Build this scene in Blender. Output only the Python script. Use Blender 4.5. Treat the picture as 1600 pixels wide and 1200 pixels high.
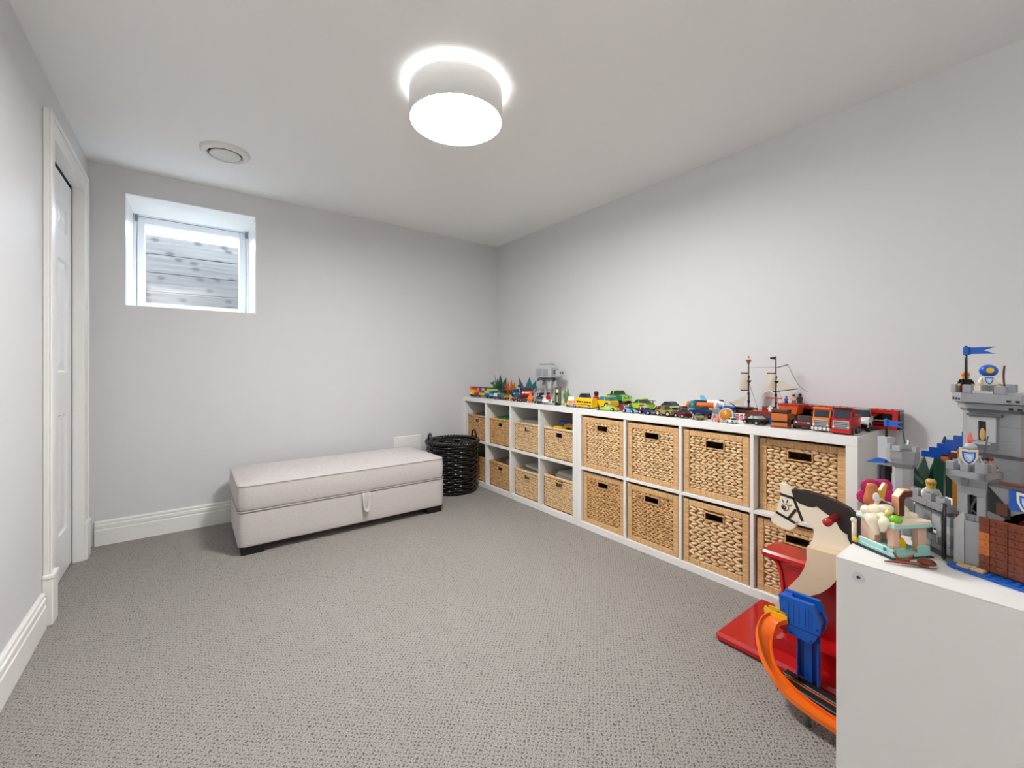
import bpy, math, random
from mathutils import Matrix, Vector
random.seed(7)
PI = math.pi
scene = bpy.context.scene
for o in list(bpy.data.objects):
    bpy.data.objects.remove(o)

# ---------------------------------------------------------------- camera, sky, exposure
cam_d = bpy.data.cameras.new('camera')
cam = bpy.data.objects.new('camera', cam_d)
scene.collection.objects.link(cam)
cam.location = (-2.0187, -1.9574, 1.0294)
cam.rotation_euler = (PI / 2, 0, -0.6494)
cam_d.sensor_width = 36
cam_d.lens = 663.3 / 1600 * 36
cam_d.shift_y = -24.64 / 1600
cam_d.clip_start = 0.02
scene.camera = cam

world = bpy.data.worlds.new('overcast_sky')
scene.world = world
world.use_nodes = True
bg = world.node_tree.nodes['Background']
bg.inputs['Color'].default_value = (0.68, 0.83, 1.0, 1)
bg.inputs['Strength'].default_value = 10.5

scene.view_settings.view_transform = 'Standard'
scene.view_settings.look = 'None'
scene.view_settings.gamma = 1
scene.view_settings.use_curve_mapping = False
scene.view_settings.exposure = 0.98

SHADE_TRANSLUCENCY = .13  # how much bulb light the fabric drum lets through
LAMP_DIFFUSER = 62.0      # radiance of the ceiling lamp's diffuser
LAMP_BULB = 30.0         # bulbs inside the drum, seen only as the glow on the ceiling
FILL_UPLIGHT = 215.0        # bulb of the added fill uplighter, unseen behind the camera

# ---------------------------------------------------------------- mesh helpers
class MB:
    def __init__(s):
        s.v = []; s.f = []; s.sm = []
    def add(s, vs, fs, smooth=False, M=None):
        n = len(s.v)
        if M is not None:
            vs = [tuple(M @ Vector(p)) for p in vs]
        s.v += [tuple(p) for p in vs]
        s.f += [tuple(i + n for i in q) for q in fs]
        s.sm += [smooth] * len(fs)
        return s
    def box(s, x0, x1, y0, y1, z0, z1, b=0.0, M=None):
        if x0 > x1: x0, x1 = x1, x0
        if y0 > y1: y0, y1 = y1, y0
        if z0 > z1: z0, z1 = z1, z0
        if b <= 0:
            vs = [(x0, y0, z0), (x1, y0, z0), (x1, y1, z0), (x0, y1, z0), (x0, y0, z1), (x1, y0, z1), (x1, y1, z1), (x0, y1, z1)]
            fs = [(0, 3, 2, 1), (4, 5, 6, 7), (0, 1, 5, 4), (1, 2, 6, 5), (2, 3, 7, 6), (3, 0, 4, 7)]
            return s.add(vs, fs, False, M)
        b = min(b, (x1 - x0) * .49, (y1 - y0) * .49, (z1 - z0) * .49)
        vs = []; idx = {}
        X = (x0, x1); Y = (y0, y1); Z = (z0, z1)
        for i in (0, 1):
            for j in (0, 1):
                for k in (0, 1):
                    dx = b if i == 0 else -b; dy = b if j == 0 else -b; dz = b if k == 0 else -b
                    for a, p in enumerate(((X[i], Y[j] + dy, Z[k] + dz), (X[i] + dx, Y[j], Z[k] + dz), (X[i] + dx, Y[j] + dy, Z[k]))):
                        idx[(i, j, k, a)] = len(vs); vs.append(p)
        I = idx
        fs = []
        for i in (0, 1):
            q = [I[(i, 0, 0, 0)], I[(i, 1, 0, 0)], I[(i, 1, 1, 0)], I[(i, 0, 1, 0)]]
            fs.append(tuple(q if i else q[::-1]))
            q = [I[(0, i, 0, 1)], I[(0, i, 1, 1)], I[(1, i, 1, 1)], I[(1, i, 0, 1)]]
            fs.append(tuple(q if i else q[::-1]))
            q = [I[(0, 0, i, 2)], I[(1, 0, i, 2)], I[(1, 1, i, 2)], I[(0, 1, i, 2)]]
            fs.append(tuple(q if i else q[::-1]))
        def quad(a, b_, c, d, up):
            A, B, Cc = (Vector(vs[a]), Vector(vs[b_]), Vector(vs[c]))
            n = (B - A).cross(Cc - A)
            fs.append((a, b_, c, d) if n.dot(up) > 0 else (d, c, b_, a))
        sg = lambda t: 1 if t else -1
        for i in (0, 1):
            for j in (0, 1):
                quad(I[(i, j, 0, 0)], I[(i, j, 1, 0)], I[(i, j, 1, 1)], I[(i, j, 0, 1)], Vector((sg(i), sg(j), 0)))
                quad(I[(i, 0, j, 0)], I[(i, 1, j, 0)], I[(i, 1, j, 2)], I[(i, 0, j, 2)], Vector((sg(i), 0, sg(j))))
                quad(I[(0, i, j, 1)], I[(1, i, j, 1)], I[(1, i, j, 2)], I[(0, i, j, 2)], Vector((0, sg(i), sg(j))))
                for k in (0, 1):
                    t = [I[(i, j, k, 0)], I[(i, j, k, 1)], I[(i, j, k, 2)]]
                    A, B, Cc = [Vector(vs[q]) for q in t]
                    if (B - A).cross(Cc - A).dot(Vector((sg(i), sg(j), sg(k)))) < 0: t.reverse()
                    fs.append(tuple(t))
        return s.add(vs, fs, False, M)
    def prism(s, poly, d0, d1, axis='y', M=None, smooth=False):
        # poly of (a, b) pairs; axis y: a->x b->z ; axis x: a->y b->z ; axis z: a->x b->y
        ar = sum(poly[i][0] * poly[(i + 1) % len(poly)][1] - poly[(i + 1) % len(poly)][0] * poly[i][1] for i in range(len(poly)))
        if ar < 0: poly = poly[::-1]
        def m(p, d):
            return {'y': (p[0], d, p[1]), 'x': (d, p[0], p[1]), 'z': (p[0], p[1], d)}[axis]
        n = len(poly)
        vs = [m(p, d0) for p in poly] + [m(p, d1) for p in poly]
        lo = tuple(range(n)); hi = tuple(range(n, 2 * n))
        sides = [(i, (i + 1) % n, n + (i + 1) % n, n + i) for i in range(n)]
        if (axis == 'y') != (d1 < d0):
            fs = [lo, hi[::-1]] + [q[::-1] for q in sides]
        else:
            fs = [lo[::-1], hi] + sides
        k = len(s.sm)
        s.add(vs, fs, False, M)
        if smooth:
            for i in range(k + 2, len(s.sm)): s.sm[i] = True
        return s
    def cyl(s, p0, p1, r0, r1=None, n=12, caps=True, M=None, smooth=True):
        r1 = r0 if r1 is None else r1
        a = Vector(p0); b = Vector(p1); d = (b - a).normalized()
        u = d.orthogonal().normalized(); w = d.cross(u)
        vs = []
        for (c, r) in ((a, r0), (b, r1)):
            for i in range(n):
                t = 2 * PI * i / n
                vs.append(tuple(c + r * (math.cos(t) * u + math.sin(t) * w)))
        fs = [(i, (i + 1) % n, n + (i + 1) % n, n + i) for i in range(n)]
        s.add(vs, fs, smooth, M)
        if caps:
            k = len(s.v) - 2 * n
            s.f += [tuple(range(k + n - 1, k - 1, -1)), tuple(range(k + n, k + 2 * n))]
            s.sm += [False, False]
        return s
    def tube(s, path, r, n=8, closed=False, M=None, flat=1.0):
        P = [Vector(p) for p in path]; m = len(P)
        rs = r if isinstance(r, (list, tuple)) else [r] * m
        up = None; vs = []
        for i in range(m):
            if closed: d = P[(i + 1) % m] - P[i - 1]
            else: d = P[min(i + 1, m - 1)] - P[max(i - 1, 0)]
            d.normalize()
            if up is None: up = d.orthogonal().normalized()
            up = up - d * up.dot(d)
            up = up.normalized() if up.length > 1e-6 else d.orthogonal().normalized()
            w = d.cross(up)
            for k in range(n):
                t = 2 * PI * k / n
                vs.append(tuple(P[i] + rs[i] * (math.cos(t) * up + flat * math.sin(t) * w)))
        fs = []
        for i in range(m if closed else m - 1):
            j = (i + 1) % m
            for k in range(n):
                l = (k + 1) % n
                fs.append((i * n + k, i * n + l, j * n + l, j * n + k))
        if not closed:
            fs += [tuple(range(n - 1, -1, -1)), tuple(range((m - 1) * n, m * n))]
        return s.add(vs, fs, True, M)
    def lathe(s, prof, n=32, c=(0, 0), closed=False, M=None, smooth=True):
        vs = []; m = len(prof)
        for i in range(n):
            t = 2 * PI * i / n
            for (r, z) in prof: vs.append((c[0] + r * math.cos(t), c[1] + r * math.sin(t), z))
        fs = []
        for i in range(n):
            j = (i + 1) % n
            for k in range(m if closed else m - 1):
                l = (k + 1) % m
                fs.append((i * m + k, j * m + k, j * m + l, i * m + l))
        return s.add(vs, fs, smooth, M)
    def ell(s, cx, cy, cz, rx, ry, rz, n=10, m=6, M=None):
        vs = [(cx, cy, cz - rz)]
        for j in range(1, m):
            a = -PI / 2 + PI * j / m
            for i in range(n):
                t = 2 * PI * i / n
                vs.append((cx + rx * math.cos(a) * math.cos(t), cy + ry * math.cos(a) * math.sin(t), cz + rz * math.sin(a)))
        vs.append((cx, cy, cz + rz)); top = len(vs) - 1
        fs = [(0, 1 + (i + 1) % n, 1 + i) for i in range(n)]
        for j in range(m - 2):
            for i in range(n):
                a = 1 + j * n + i; b = 1 + j * n + (i + 1) % n
                fs.append((a, b, b + n, a + n))
        k = 1 + (m - 2) * n
        fs += [(k + i, k + (i + 1) % n, top) for i in range(n)]
        return s.add(vs, fs, True, M)
    def mesh(s, name, mat=None):
        me = bpy.data.meshes.new(name)
        me.from_pydata(s.v, [], s.f)
        me.polygons.foreach_set('use_smooth', s.sm)
        if mat: me.materials.append(mat)
        me.update()
        return me

COL = scene.collection
def link(name, me, parent=None, loc=(0, 0, 0), rot=(0, 0, 0)):
    o = bpy.data.objects.new(name, me)
    COL.objects.link(o)
    o.location = loc; o.rotation_euler = rot
    if parent: o.parent = parent
    return o
def part(name, mb, mat, parent=None, loc=(0, 0, 0), rot=(0, 0, 0), label=None):
    o = link(name, mb.mesh(name, mat), parent, loc, rot)
    if label: o['label'] = label
    return o
def tag(o, label, cat, group=None):
    o['label'] = label; o['category'] = cat
    if group: o['group'] = group
    return o
def thing(name, label, cat, loc=(0, 0, 0), rz=0.0, group=None):
    o = link(name, None, None, loc, (0, 0, rz))
    o.empty_display_size = 0.05
    return tag(o, label, cat, group)
def struct(name, mb, mat):
    o = part(name, mb, mat); o['kind'] = 'structure'
    return o
def bx(*a, b=0.0): return MB().box(*a, b=b)

# ---------------------------------------------------------------- materials
def s2l(c):
    return tuple(((x / 255 + .055) / 1.055) ** 2.4 if x / 255 > .04045 else x / 255 / 12.92 for x in c)
MATS = {}
def principled(name):
    m = bpy.data.materials.new(name); m.use_nodes = True
    nt = m.node_tree
    return m, nt, nt.nodes['Principled BSDF']
def nd(nt, t, **kw):
    n = nt.nodes.new(t)
    for k, v in kw.items():
        if k in n.inputs: n.inputs[k].default_value = v
        else: setattr(n, k, v)
    return n
def mat(name, rgb, rough=.5, var=.0, scale=30., bump=0., metal=0., coat=0., alpha=None, rand=0.):
    if name in MATS: return MATS[name]
    m, nt, b = principled(name)
    c = s2l(rgb)
    b.inputs['Roughness'].default_value = rough
    b.inputs['Metallic'].default_value = metal
    b.inputs['Coat Weight'].default_value = coat
    tc = nd(nt, 'ShaderNodeTexCoord')
    no = nd(nt, 'ShaderNodeTexNoise', Scale=scale, Detail=3.0)
    nt.links.new(tc.outputs['Object'], no.inputs['Vector'])
    hs = nd(nt, 'ShaderNodeHueSaturation')
    hs.inputs['Color'].default_value = (*c, 1)
    mr = nd(nt, 'ShaderNodeMapRange')
    mr.inputs['To Min'].default_value = 1 - var; mr.inputs['To Max'].default_value = 1 + var
    nt.links.new(no.outputs['Fac'], mr.inputs['Value'])
    if rand > 0:
        oi = nd(nt, 'ShaderNodeObjectInfo')
        mr2 = nd(nt, 'ShaderNodeMapRange')
        mr2.inputs['To Min'].default_value = 1 - rand; mr2.inputs['To Max'].default_value = 1 + rand
        nt.links.new(oi.outputs['Random'], mr2.inputs['Value'])
        mu = nd(nt, 'ShaderNodeMath', operation='MULTIPLY')
        nt.links.new(mr.outputs[0], mu.inputs[0]); nt.links.new(mr2.outputs[0], mu.inputs[1])
        nt.links.new(mu.outputs[0], hs.inputs['Value'])
    else:
        nt.links.new(mr.outputs[0], hs.inputs['Value'])
    nt.links.new(hs.outputs[0], b.inputs['Base Color'])
    if bump > 0:
        bp = nd(nt, 'ShaderNodeBump', Strength=bump, Distance=.002)
        nt.links.new(no.outputs['Fac'], bp.inputs['Height'])
        nt.links.new(bp.outputs[0], b.inputs['Normal'])
    if alpha is not None:
        b.inputs['Transmission Weight'].default_value = alpha
    MATS[name] = m
    return m
def P_(name, rgb, rough=.28): return mat('plastic_' + name, rgb, rough, var=.03, scale=20)

WALL = mat('wall_paint', (217, 216, 216), .55, var=.012, scale=2.5, bump=.04)
CEIL = mat('ceiling_paint', (247, 246, 244), .8, var=.01, scale=60, bump=.05)
TRIM = mat('trim_paint', (240, 238, 234), .35, var=.006, scale=8)
DOORM = mat('door_paint', (238, 237, 236), .3, var=.008, scale=6)
SHELF = mat('shelf_white_foil', (236, 234, 230), .38, var=.01, scale=5)
VINYL = mat('window_vinyl', (238, 240, 244), .35, var=.005)

def carpet_mat():
    m, nt, b = principled('loop_carpet')
    b.inputs['Roughness'].default_value = .95
    b.inputs['Specular IOR Level'].default_value = .1
    L = nt.links.new
    tc = nd(nt, 'ShaderNodeTexCoord')
    n0 = nd(nt, 'ShaderNodeTexNoise', Scale=90.0, Detail=2.0)
    L(tc.outputs['Object'], n0.inputs['Vector'])
    wob = nd(nt, 'ShaderNodeVectorMath', operation='SCALE'); wob.inputs['Scale'].default_value = .02
    L(n0.outputs['Color'], wob.inputs[0])
    ad = nd(nt, 'ShaderNodeVectorMath', operation='ADD')
    L(tc.outputs['Object'], ad.inputs[0]); L(wob.outputs[0], ad.inputs[1])
    sp = nd(nt, 'ShaderNodeSeparateXYZ'); L(ad.outputs[0], sp.inputs[0])
    def sine(out, k):
        a = nd(nt, 'ShaderNodeMath', operation='MULTIPLY'); L(out, a.inputs[0]); a.inputs[1].default_value = k
        c = nd(nt, 'ShaderNodeMath', operation='SINE'); L(a.outputs[0], c.inputs[0])
        return c.outputs[0]
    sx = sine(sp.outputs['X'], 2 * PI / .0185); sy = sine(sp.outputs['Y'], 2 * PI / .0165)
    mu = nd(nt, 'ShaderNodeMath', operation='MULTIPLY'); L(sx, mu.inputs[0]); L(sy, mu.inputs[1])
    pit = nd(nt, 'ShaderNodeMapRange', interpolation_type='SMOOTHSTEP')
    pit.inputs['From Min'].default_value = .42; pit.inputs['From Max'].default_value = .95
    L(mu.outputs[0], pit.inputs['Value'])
    nf = nd(nt, 'ShaderNodeTexNoise', Scale=300.0, Detail=3.0); L(tc.outputs['Object'], nf.inputs['Vector'])
    nl = nd(nt, 'ShaderNodeTexNoise', Scale=1.6, Detail=2.0); L(tc.outputs['Object'], nl.inputs['Vector'])
    ramp = nd(nt, 'ShaderNodeValToRGB')
    e = ramp.color_ramp.elements
    e[0].position = .3; e[0].color = (*s2l((116, 111, 107)), 1)
    e[1].position = .72; e[1].color = (*s2l((190, 184, 178)), 1)
    L(nf.outputs['Fac'], ramp.inputs[0])
    # shade between the loops is put into the colour as darker pits
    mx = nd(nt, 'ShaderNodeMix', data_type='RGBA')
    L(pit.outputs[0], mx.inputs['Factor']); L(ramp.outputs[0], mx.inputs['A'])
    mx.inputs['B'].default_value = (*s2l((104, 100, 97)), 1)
    hs = nd(nt, 'ShaderNodeHueSaturation'); L(mx.outputs['Result'], hs.inputs['Color'])
    mr = nd(nt, 'ShaderNodeMapRange'); mr.inputs['To Min'].default_value = .93; mr.inputs['To Max'].default_value = 1.07
    L(nl.outputs['Fac'], mr.inputs['Value']); L(mr.outputs[0], hs.inputs['Value'])
    L(hs.outputs[0], b.inputs['Base Color'])
    sub = nd(nt, 'ShaderNodeMath', operation='MULTIPLY_ADD'); L(pit.outputs[0], sub.inputs[0]); sub.inputs[1].default_value = -1.2
    L(nf.outputs['Fac'], sub.inputs[2])
    bp = nd(nt, 'ShaderNodeBump', Strength=.6, Distance=.004); L(sub.outputs[0], bp.inputs['Height'])
    L(bp.outputs[0], b.inputs['Normal'])
    return m
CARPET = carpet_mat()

def fabric_mat():
    m, nt, b = principled('linen_upholstery')
    b.inputs['Roughness'].default_value = .9
    b.inputs['Sheen Weight'].default_value = .2
    L = nt.links.new
    tc = nd(nt, 'ShaderNodeTexCoord')
    outs = []
    for sc in ((60, 60, 900), (900, 900, 60)):
        mp = nd(nt, 'ShaderNodeMapping'); mp.inputs['Scale'].default_value = sc
        L(tc.outputs['Object'], mp.inputs[0])
        n = nd(nt, 'ShaderNodeTexNoise', Scale=1.0, Detail=2.0); L(mp.outputs[0], n.inputs['Vector'])
        outs.append(n.outputs['Fac'])
    ad = nd(nt, 'ShaderNodeMath', operation='ADD'); L(outs[0], ad.inputs[0]); L(outs[1], ad.inputs[1])
    r = nd(nt, 'ShaderNodeValToRGB'); e = r.color_ramp.elements
    hf = nd(nt, 'ShaderNodeMath', operation='MULTIPLY'); L(ad.outputs[0], hf.inputs[0]); hf.inputs[1].default_value = .5
    e[0].position = .35; e[0].color = (*s2l((188, 181, 178)), 1)
    e[1].position = .65; e[1].color = (*s2l((212, 206, 203)), 1)
    L(hf.outputs[0], r.inputs[0]); L(r.outputs[0], b.inputs['Base Color'])
    bp = nd(nt, 'ShaderNodeBump', Strength=.25, Distance=.001); L(hf.outputs[0], bp.inputs['Height']); L(bp.outputs[0], b.inputs['Normal'])
    return m
FABRIC = fabric_mat()

def hyacinth(name, c0, c1, c2):
    m, nt, b = principled(name)
    b.inputs['Roughness'].default_value = .6
    L = nt.links.new
    tc = nd(nt, 'ShaderNodeTexCoord'); oi = nd(nt, 'ShaderNodeObjectInfo')
    sc = nd(nt, 'ShaderNodeMath', operation='MULTIPLY'); L(oi.outputs['Random'], sc.inputs[0]); sc.inputs[1].default_value = 37.
    n1 = nd(nt, 'ShaderNodeTexNoise', noise_dimensions='4D', Scale=48.0, Detail=2.0); L(tc.outputs['Object'], n1.inputs['Vector']); L(sc.outputs[0], n1.inputs['W'])
    mp = nd(nt, 'ShaderNodeMapping'); mp.inputs['Scale'].default_value = (60, 60, 700); L(tc.outputs['Object'], mp.inputs[0])
    n2 = nd(nt, 'ShaderNodeTexNoise', Scale=1.0, Detail=2.0); L(mp.outputs[0], n2.inputs['Vector'])
    a = nd(nt, 'ShaderNodeMath', operation='MULTIPLY_ADD'); L(n2.outputs['Fac'], a.inputs[0]); a.inputs[1].default_value = .35; L(n1.outputs['Fac'], a.inputs[2])
    r = nd(nt, 'ShaderNodeValToRGB'); e = r.color_ramp.elements
    e[0].position = .42; e[0].color = (*s2l(c0), 1)
    e[1].position = .95; e[1].color = (*s2l(c2), 1)
    k = e.new(.66); k.color = (*s2l(c1), 1)
    L(a.outputs[0], r.inputs[0]); L(r.outputs[0], b.inputs['Base Color'])
    bp = nd(nt, 'ShaderNodeBump', Strength=.3, Distance=.001); L(n2.outputs['Fac'], bp.inputs['Height']); L(bp.outputs[0], b.inputs['Normal'])
    return m
HYA = hyacinth('water_hyacinth', (178, 130, 82), (224, 188, 140), (240, 218, 180))
HYA2 = hyacinth('dark_hyacinth', (150, 102, 56), (206, 160, 104), (230, 194, 142))
def rim_mat(name, sc):
    m, nt, b = principled(name)
    b.inputs['Roughness'].default_value = .6
    L = nt.links.new
    tc = nd(nt, 'ShaderNodeTexCoord')
    mp = nd(nt, 'ShaderNodeMapping'); mp.inputs['Scale'].default_value = sc; L(tc.outputs['Object'], mp.inputs[0])
    n = nd(nt, 'ShaderNodeTexNoise', Scale=1.0, Detail=2.0); L(mp.outputs[0], n.inputs['Vector'])
    r = nd(nt, 'ShaderNodeValToRGB'); e = r.color_ramp.elements
    e[0].position = .3; e[0].color = (*s2l((196, 148, 94)), 1); e[1].position = .7; e[1].color = (*s2l((226, 188, 138)), 1)
    L(n.outputs['Fac'], r.inputs[0]); L(r.outputs[0], b.inputs['Base Color'])
    bp = nd(nt, 'ShaderNodeBump', Strength=.4, Distance=.001); L(n.outputs['Fac'], bp.inputs['Height']); L(bp.outputs[0], b.inputs['Normal'])
    return m
RIM = rim_mat('wrapped_rim', (200, 200, 25)); RIMV = rim_mat('wrapped_rim_upright', (25, 25, 200))
DARKIN = mat('basket_inside', (58, 42, 28), .9, var=.1)
WICKER = mat('black_wicker', (20, 16, 15), .25, var=.2, scale=60, bump=.04, coat=.5)
BLACKWOOD = mat('black_wood_foot', (20, 17, 16), .4, var=.1)

def emis(name, rgb, st):
    m = bpy.data.materials.new(name); m.use_nodes = True
    nt = m.node_tree; nt.nodes.remove(nt.nodes['Principled BSDF'])
    e = nd(nt, 'ShaderNodeEmission', Strength=st); e.inputs['Color'].default_value = (*rgb, 1)
    nt.links.new(e.outputs[0], nt.nodes['Material Output'].inputs['Surface'])
    return m

def plank_mat():
    m, nt, b = principled('weathered_plank')
    b.inputs['Roughness'].default_value = .85
    L = nt.links.new
    tc = nd(nt, 'ShaderNodeTexCoord'); oi = nd(nt, 'ShaderNodeObjectInfo')
    mp = nd(nt, 'ShaderNodeMapping'); mp.inputs['Scale'].default_value = (2.5, 30, 60); L(tc.outputs['Object'], mp.inputs[0])
    ad = nd(nt, 'ShaderNodeMath', operation='MULTIPLY'); L(oi.outputs['Random'], ad.inputs[0]); ad.inputs[1].default_value = 20.
    n = nd(nt, 'ShaderNodeTexNoise', noise_dimensions='4D', Scale=1.0, Detail=4.0); L(mp.outputs[0], n.inputs['Vector']); L(ad.outputs[0], n.inputs['W'])
    r = nd(nt, 'ShaderNodeValToRGB'); e = r.color_ramp.elements
    e[0].position = .3; e[0].color = (*s2l((64, 60, 57)), 1); e[1].position = .7; e[1].color = (*s2l((88, 84, 80)), 1)
    L(n.outputs['Fac'], r.inputs[0])
    sp = nd(nt, 'ShaderNodeSeparateXYZ'); L(tc.outputs['Object'], sp.inputs[0])
    mx_ = nd(nt, 'ShaderNodeMath', operation='MULTIPLY_ADD'); L(sp.outputs['X'], mx_.inputs[0]); mx_.inputs[1].default_value = 5.5; L(ad.outputs[0], mx_.inputs[2])
    mz_ = nd(nt, 'ShaderNodeMath', operation='MULTIPLY'); L(sp.outputs['Z'], mz_.inputs[0]); mz_.inputs[1].default_value = 9.
    cb = nd(nt, 'ShaderNodeCombineXYZ'); L(mx_.outputs[0], cb.inputs[0]); L(mz_.outputs[0], cb.inputs[1])
    v = nd(nt, 'ShaderNodeTexVoronoi', voronoi_dimensions='2D', Scale=1.0); L(cb.outputs[0], v.inputs['Vector'])
    k = nd(nt, 'ShaderNodeMapRange'); k.inputs['From Min'].default_value = .10; k.inputs['From Max'].default_value = .19
    k.inputs['To Min'].default_value = .8; k.inputs['To Max'].default_value = 0.; L(v.outputs['Distance'], k.inputs['Value'])
    mx = nd(nt, 'ShaderNodeMix', data_type='RGBA'); L(k.outputs[0], mx.inputs['Factor']); L(r.outputs[0], mx.inputs['A'])
    mx.inputs['B'].default_value = (*s2l((38, 34, 32)), 1)
    L(mx.outputs['Result'], b.inputs['Base Color'])
    return m
PLANK = plank_mat()

# ---------------------------------------------------------------- room shell
XL, XR, YB, YF, ZC = -2.486, .389, 1.46, -3.0, 2.224
HX0 = -4.1                           # far side of the added hall
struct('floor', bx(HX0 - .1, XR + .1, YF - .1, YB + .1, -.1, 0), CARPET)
struct('ceiling', bx(HX0 - .1, XR + .1, YF - .1, YB + .45, ZC, ZC + .1), CEIL)
struct('wall_right', bx(XR, XR + .1, YF - .1, YB + .1, -.1, ZC), WALL)
struct('wall_front', bx(HX0 - .1, XR + .1, YF - .1, YF, -.1, ZC), WALL)
WX0, WX1, WZ0, WZ1, WY = -2.327, -1.652, 1.405, 2.079, 1.87   # window opening, and the plane of its frame
m = MB()
m.box(XL - .12, WX0, YB, WY, -.1, ZC); m.box(WX1, XR + .1, YB, WY, -.1, ZC)
m.box(WX0, WX1, YB, WY, -.1, WZ0); m.box(WX0, WX1, YB, WY, WZ1, ZC)
struct('wall_back', m, WALL)
DY0, DY1, DZ = .59, 1.25, 2.0        # door opening in the left wall
m = MB()
HY0, HY1, HZ = -2.75, -1.05, 2.10     # wide opening added beside the camera, lets in fill light from the hall
m.box(XL - .12, XL, YF - .1, HY0, -.1, ZC); m.box(XL - .12, XL, HY0, HY1, HZ, ZC); m.box(XL - .12, XL, HY1, DY0, -.1, ZC)
m.box(XL - .12, XL, DY1, YB, -.1, ZC); m.box(XL - .12, XL, DY0, DY1, DZ, ZC)
struct('wall_left', m, WALL)

def base_profile(t=.016):
    return [(0, 0), (t, 0), (t, .088), (t - .003, .092), (t - .003, .098), (t - .001, .101), (t - .001, .117), (t - .006, .121), (t - .006, .126), (t - .004, .130), (t - .005, .137), (t - .009, .141), (0, .141)]
struct('baseboard_back', MB().prism([(YB - a, z) for a, z in base_profile()], XL + .03, 0.0 - .002, 'x'), TRIM)
struct('baseboard_left', MB().prism([(XL + a, z) for a, z in base_profile()], HY1, DY0 - .09, 'y'), TRIM)
m = MB(); m.box(HX0 - .1, HX0, YF - .1, .3, -.1, ZC); m.box(HX0 - .1, XL - .12, .2, .3, -.1, ZC)
struct('wall_hall', m, WALL)
struct('baseboard_front', MB().prism([(YF + a, z) for a, z in base_profile()], XL + .02, XR - .001, 'x'), TRIM)
struct('baseboard_right', MB().prism([(XR - a, z) for a, z in base_profile()], YF + .02, -1.475, 'y'), TRIM)

# door in the left wall with its casing
cas = link('trim_1', None); cas['kind'] = 'structure'; cas['label'] = 'white painted casing with plinth blocks around the door'
cx = XL + .021
for (a, b) in ((DY0 - .072, DY0), (DY1, DY1 + .072)):
    q = MB(); q.box(XL, cx, a, b, .2, DZ + .072, b=.004)
    lo, hi = (a, a + .018) if a < 1 else (b - .018, b)
    q.box(cx - .002, cx + .006, lo, hi, .2, DZ + .072, b=.003)
    part('casing_leg', q, TRIM, cas)
    q = MB(); q.box(XL, cx + .010, a - .008, b + .004, 0, .195, b=.003); q.box(XL, cx + .014, a - .011, b + .006, .187, .203, b=.003)
    part('plinth_block', q, TRIM, cas)
q = MB(); q.box(XL, cx - .001, DY0, DY1, DZ, DZ + .072, b=.003); q.box(cx - .003, cx + .006, DY0 - .07, DY1 + .07, DZ + .054, DZ + .0725, b=.003)
part('casing_head', q, TRIM, cas)
for (a, b) in ((DY0 - .001, DY0 + .016), (DY1 - .016, DY1 + .001)):
    part('jamb', bx(-2.513, cx - .001, a, b, 0, DZ), TRIM, cas)
part('jamb', bx(-2.513, cx - .001, DY0 + .016, DY1 - .016, DZ - .016, DZ + .001), TRIM, cas)
part('gap_shade_top', bx(-2.600, -2.514, DY0 + .001, DY1 - .001, DZ - .012, DZ), mat('gap_shade_black', (24, 24, 26), .5), cas)  # black strip standing for the shade in the gap above the door
part('gap_shade_side', bx(-2.600, -2.530, DY1 - .012, DY1 - .0005, 0, DZ - .012), mat('gap_shade_black', (24, 24, 26), .5), cas)  # black strip standing for the shade in the gap beside the door
def panel_door():
    door = link('door_1', None, loc=(-2.515, 0, 0)); door['kind'] = 'structure'; door['label'] = 'closed white six panel door recessed in the left wall'
    y0, y1, z0, z1 = DY0 + .018, DY1 - .024, .012, DZ - .034
    cols = [(.700, .880), (.945, 1.130)]
    rows = [(.222, .803), (1.01, 1.56), (1.70, 1.825)]
    q = MB(); t = -.035; fr = 0.0
    ys = [y0, cols[0][0], cols[0][1], cols[1][0], cols[1][1], y1]
    zs = [z0] + [v for r in rows for v in r] + [z1]
    for i in range(5):
        for j in range(7):
            if i in (1, 3) and j in (1, 3, 5): continue
            q.box(t, fr, ys[i], ys[i + 1], zs[j], zs[j + 1])
    part('door_leaf', q, DOORM, door)
    for c in cols:
        for r in rows:
            q = MB(); a, b = c; lo, hi = r; s = min(.03, (hi - lo) * .25)
            ring = lambda d, x: [(x, a + d, lo + d), (x, b - d, lo + d), (x, b - d, hi - d), (x, a + d, hi - d)]
            R = [ring(0, fr), ring(.008, fr - .009), ring(.016, fr - .009), ring(.016 + s, fr - .002)]
            vs = [p for g in R for p in g]; fs = []
            for g in range(3):
                for k in range(4): fs.append((g * 4 + k, g * 4 + (k + 1) % 4, g * 4 + 4 + (k + 1) % 4, g * 4 + 4 + k))
            fs.append((12, 13, 14, 15)); q.add(vs, fs); q.box(t, t + .01, a, b, lo, hi)
            part('door_panel', q, DOORM, door)
    return door
panel_door()
struct('wall_closet', bx(XL - .5, XL - .45, .3, 1.46, -.1, ZC), WALL)

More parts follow.
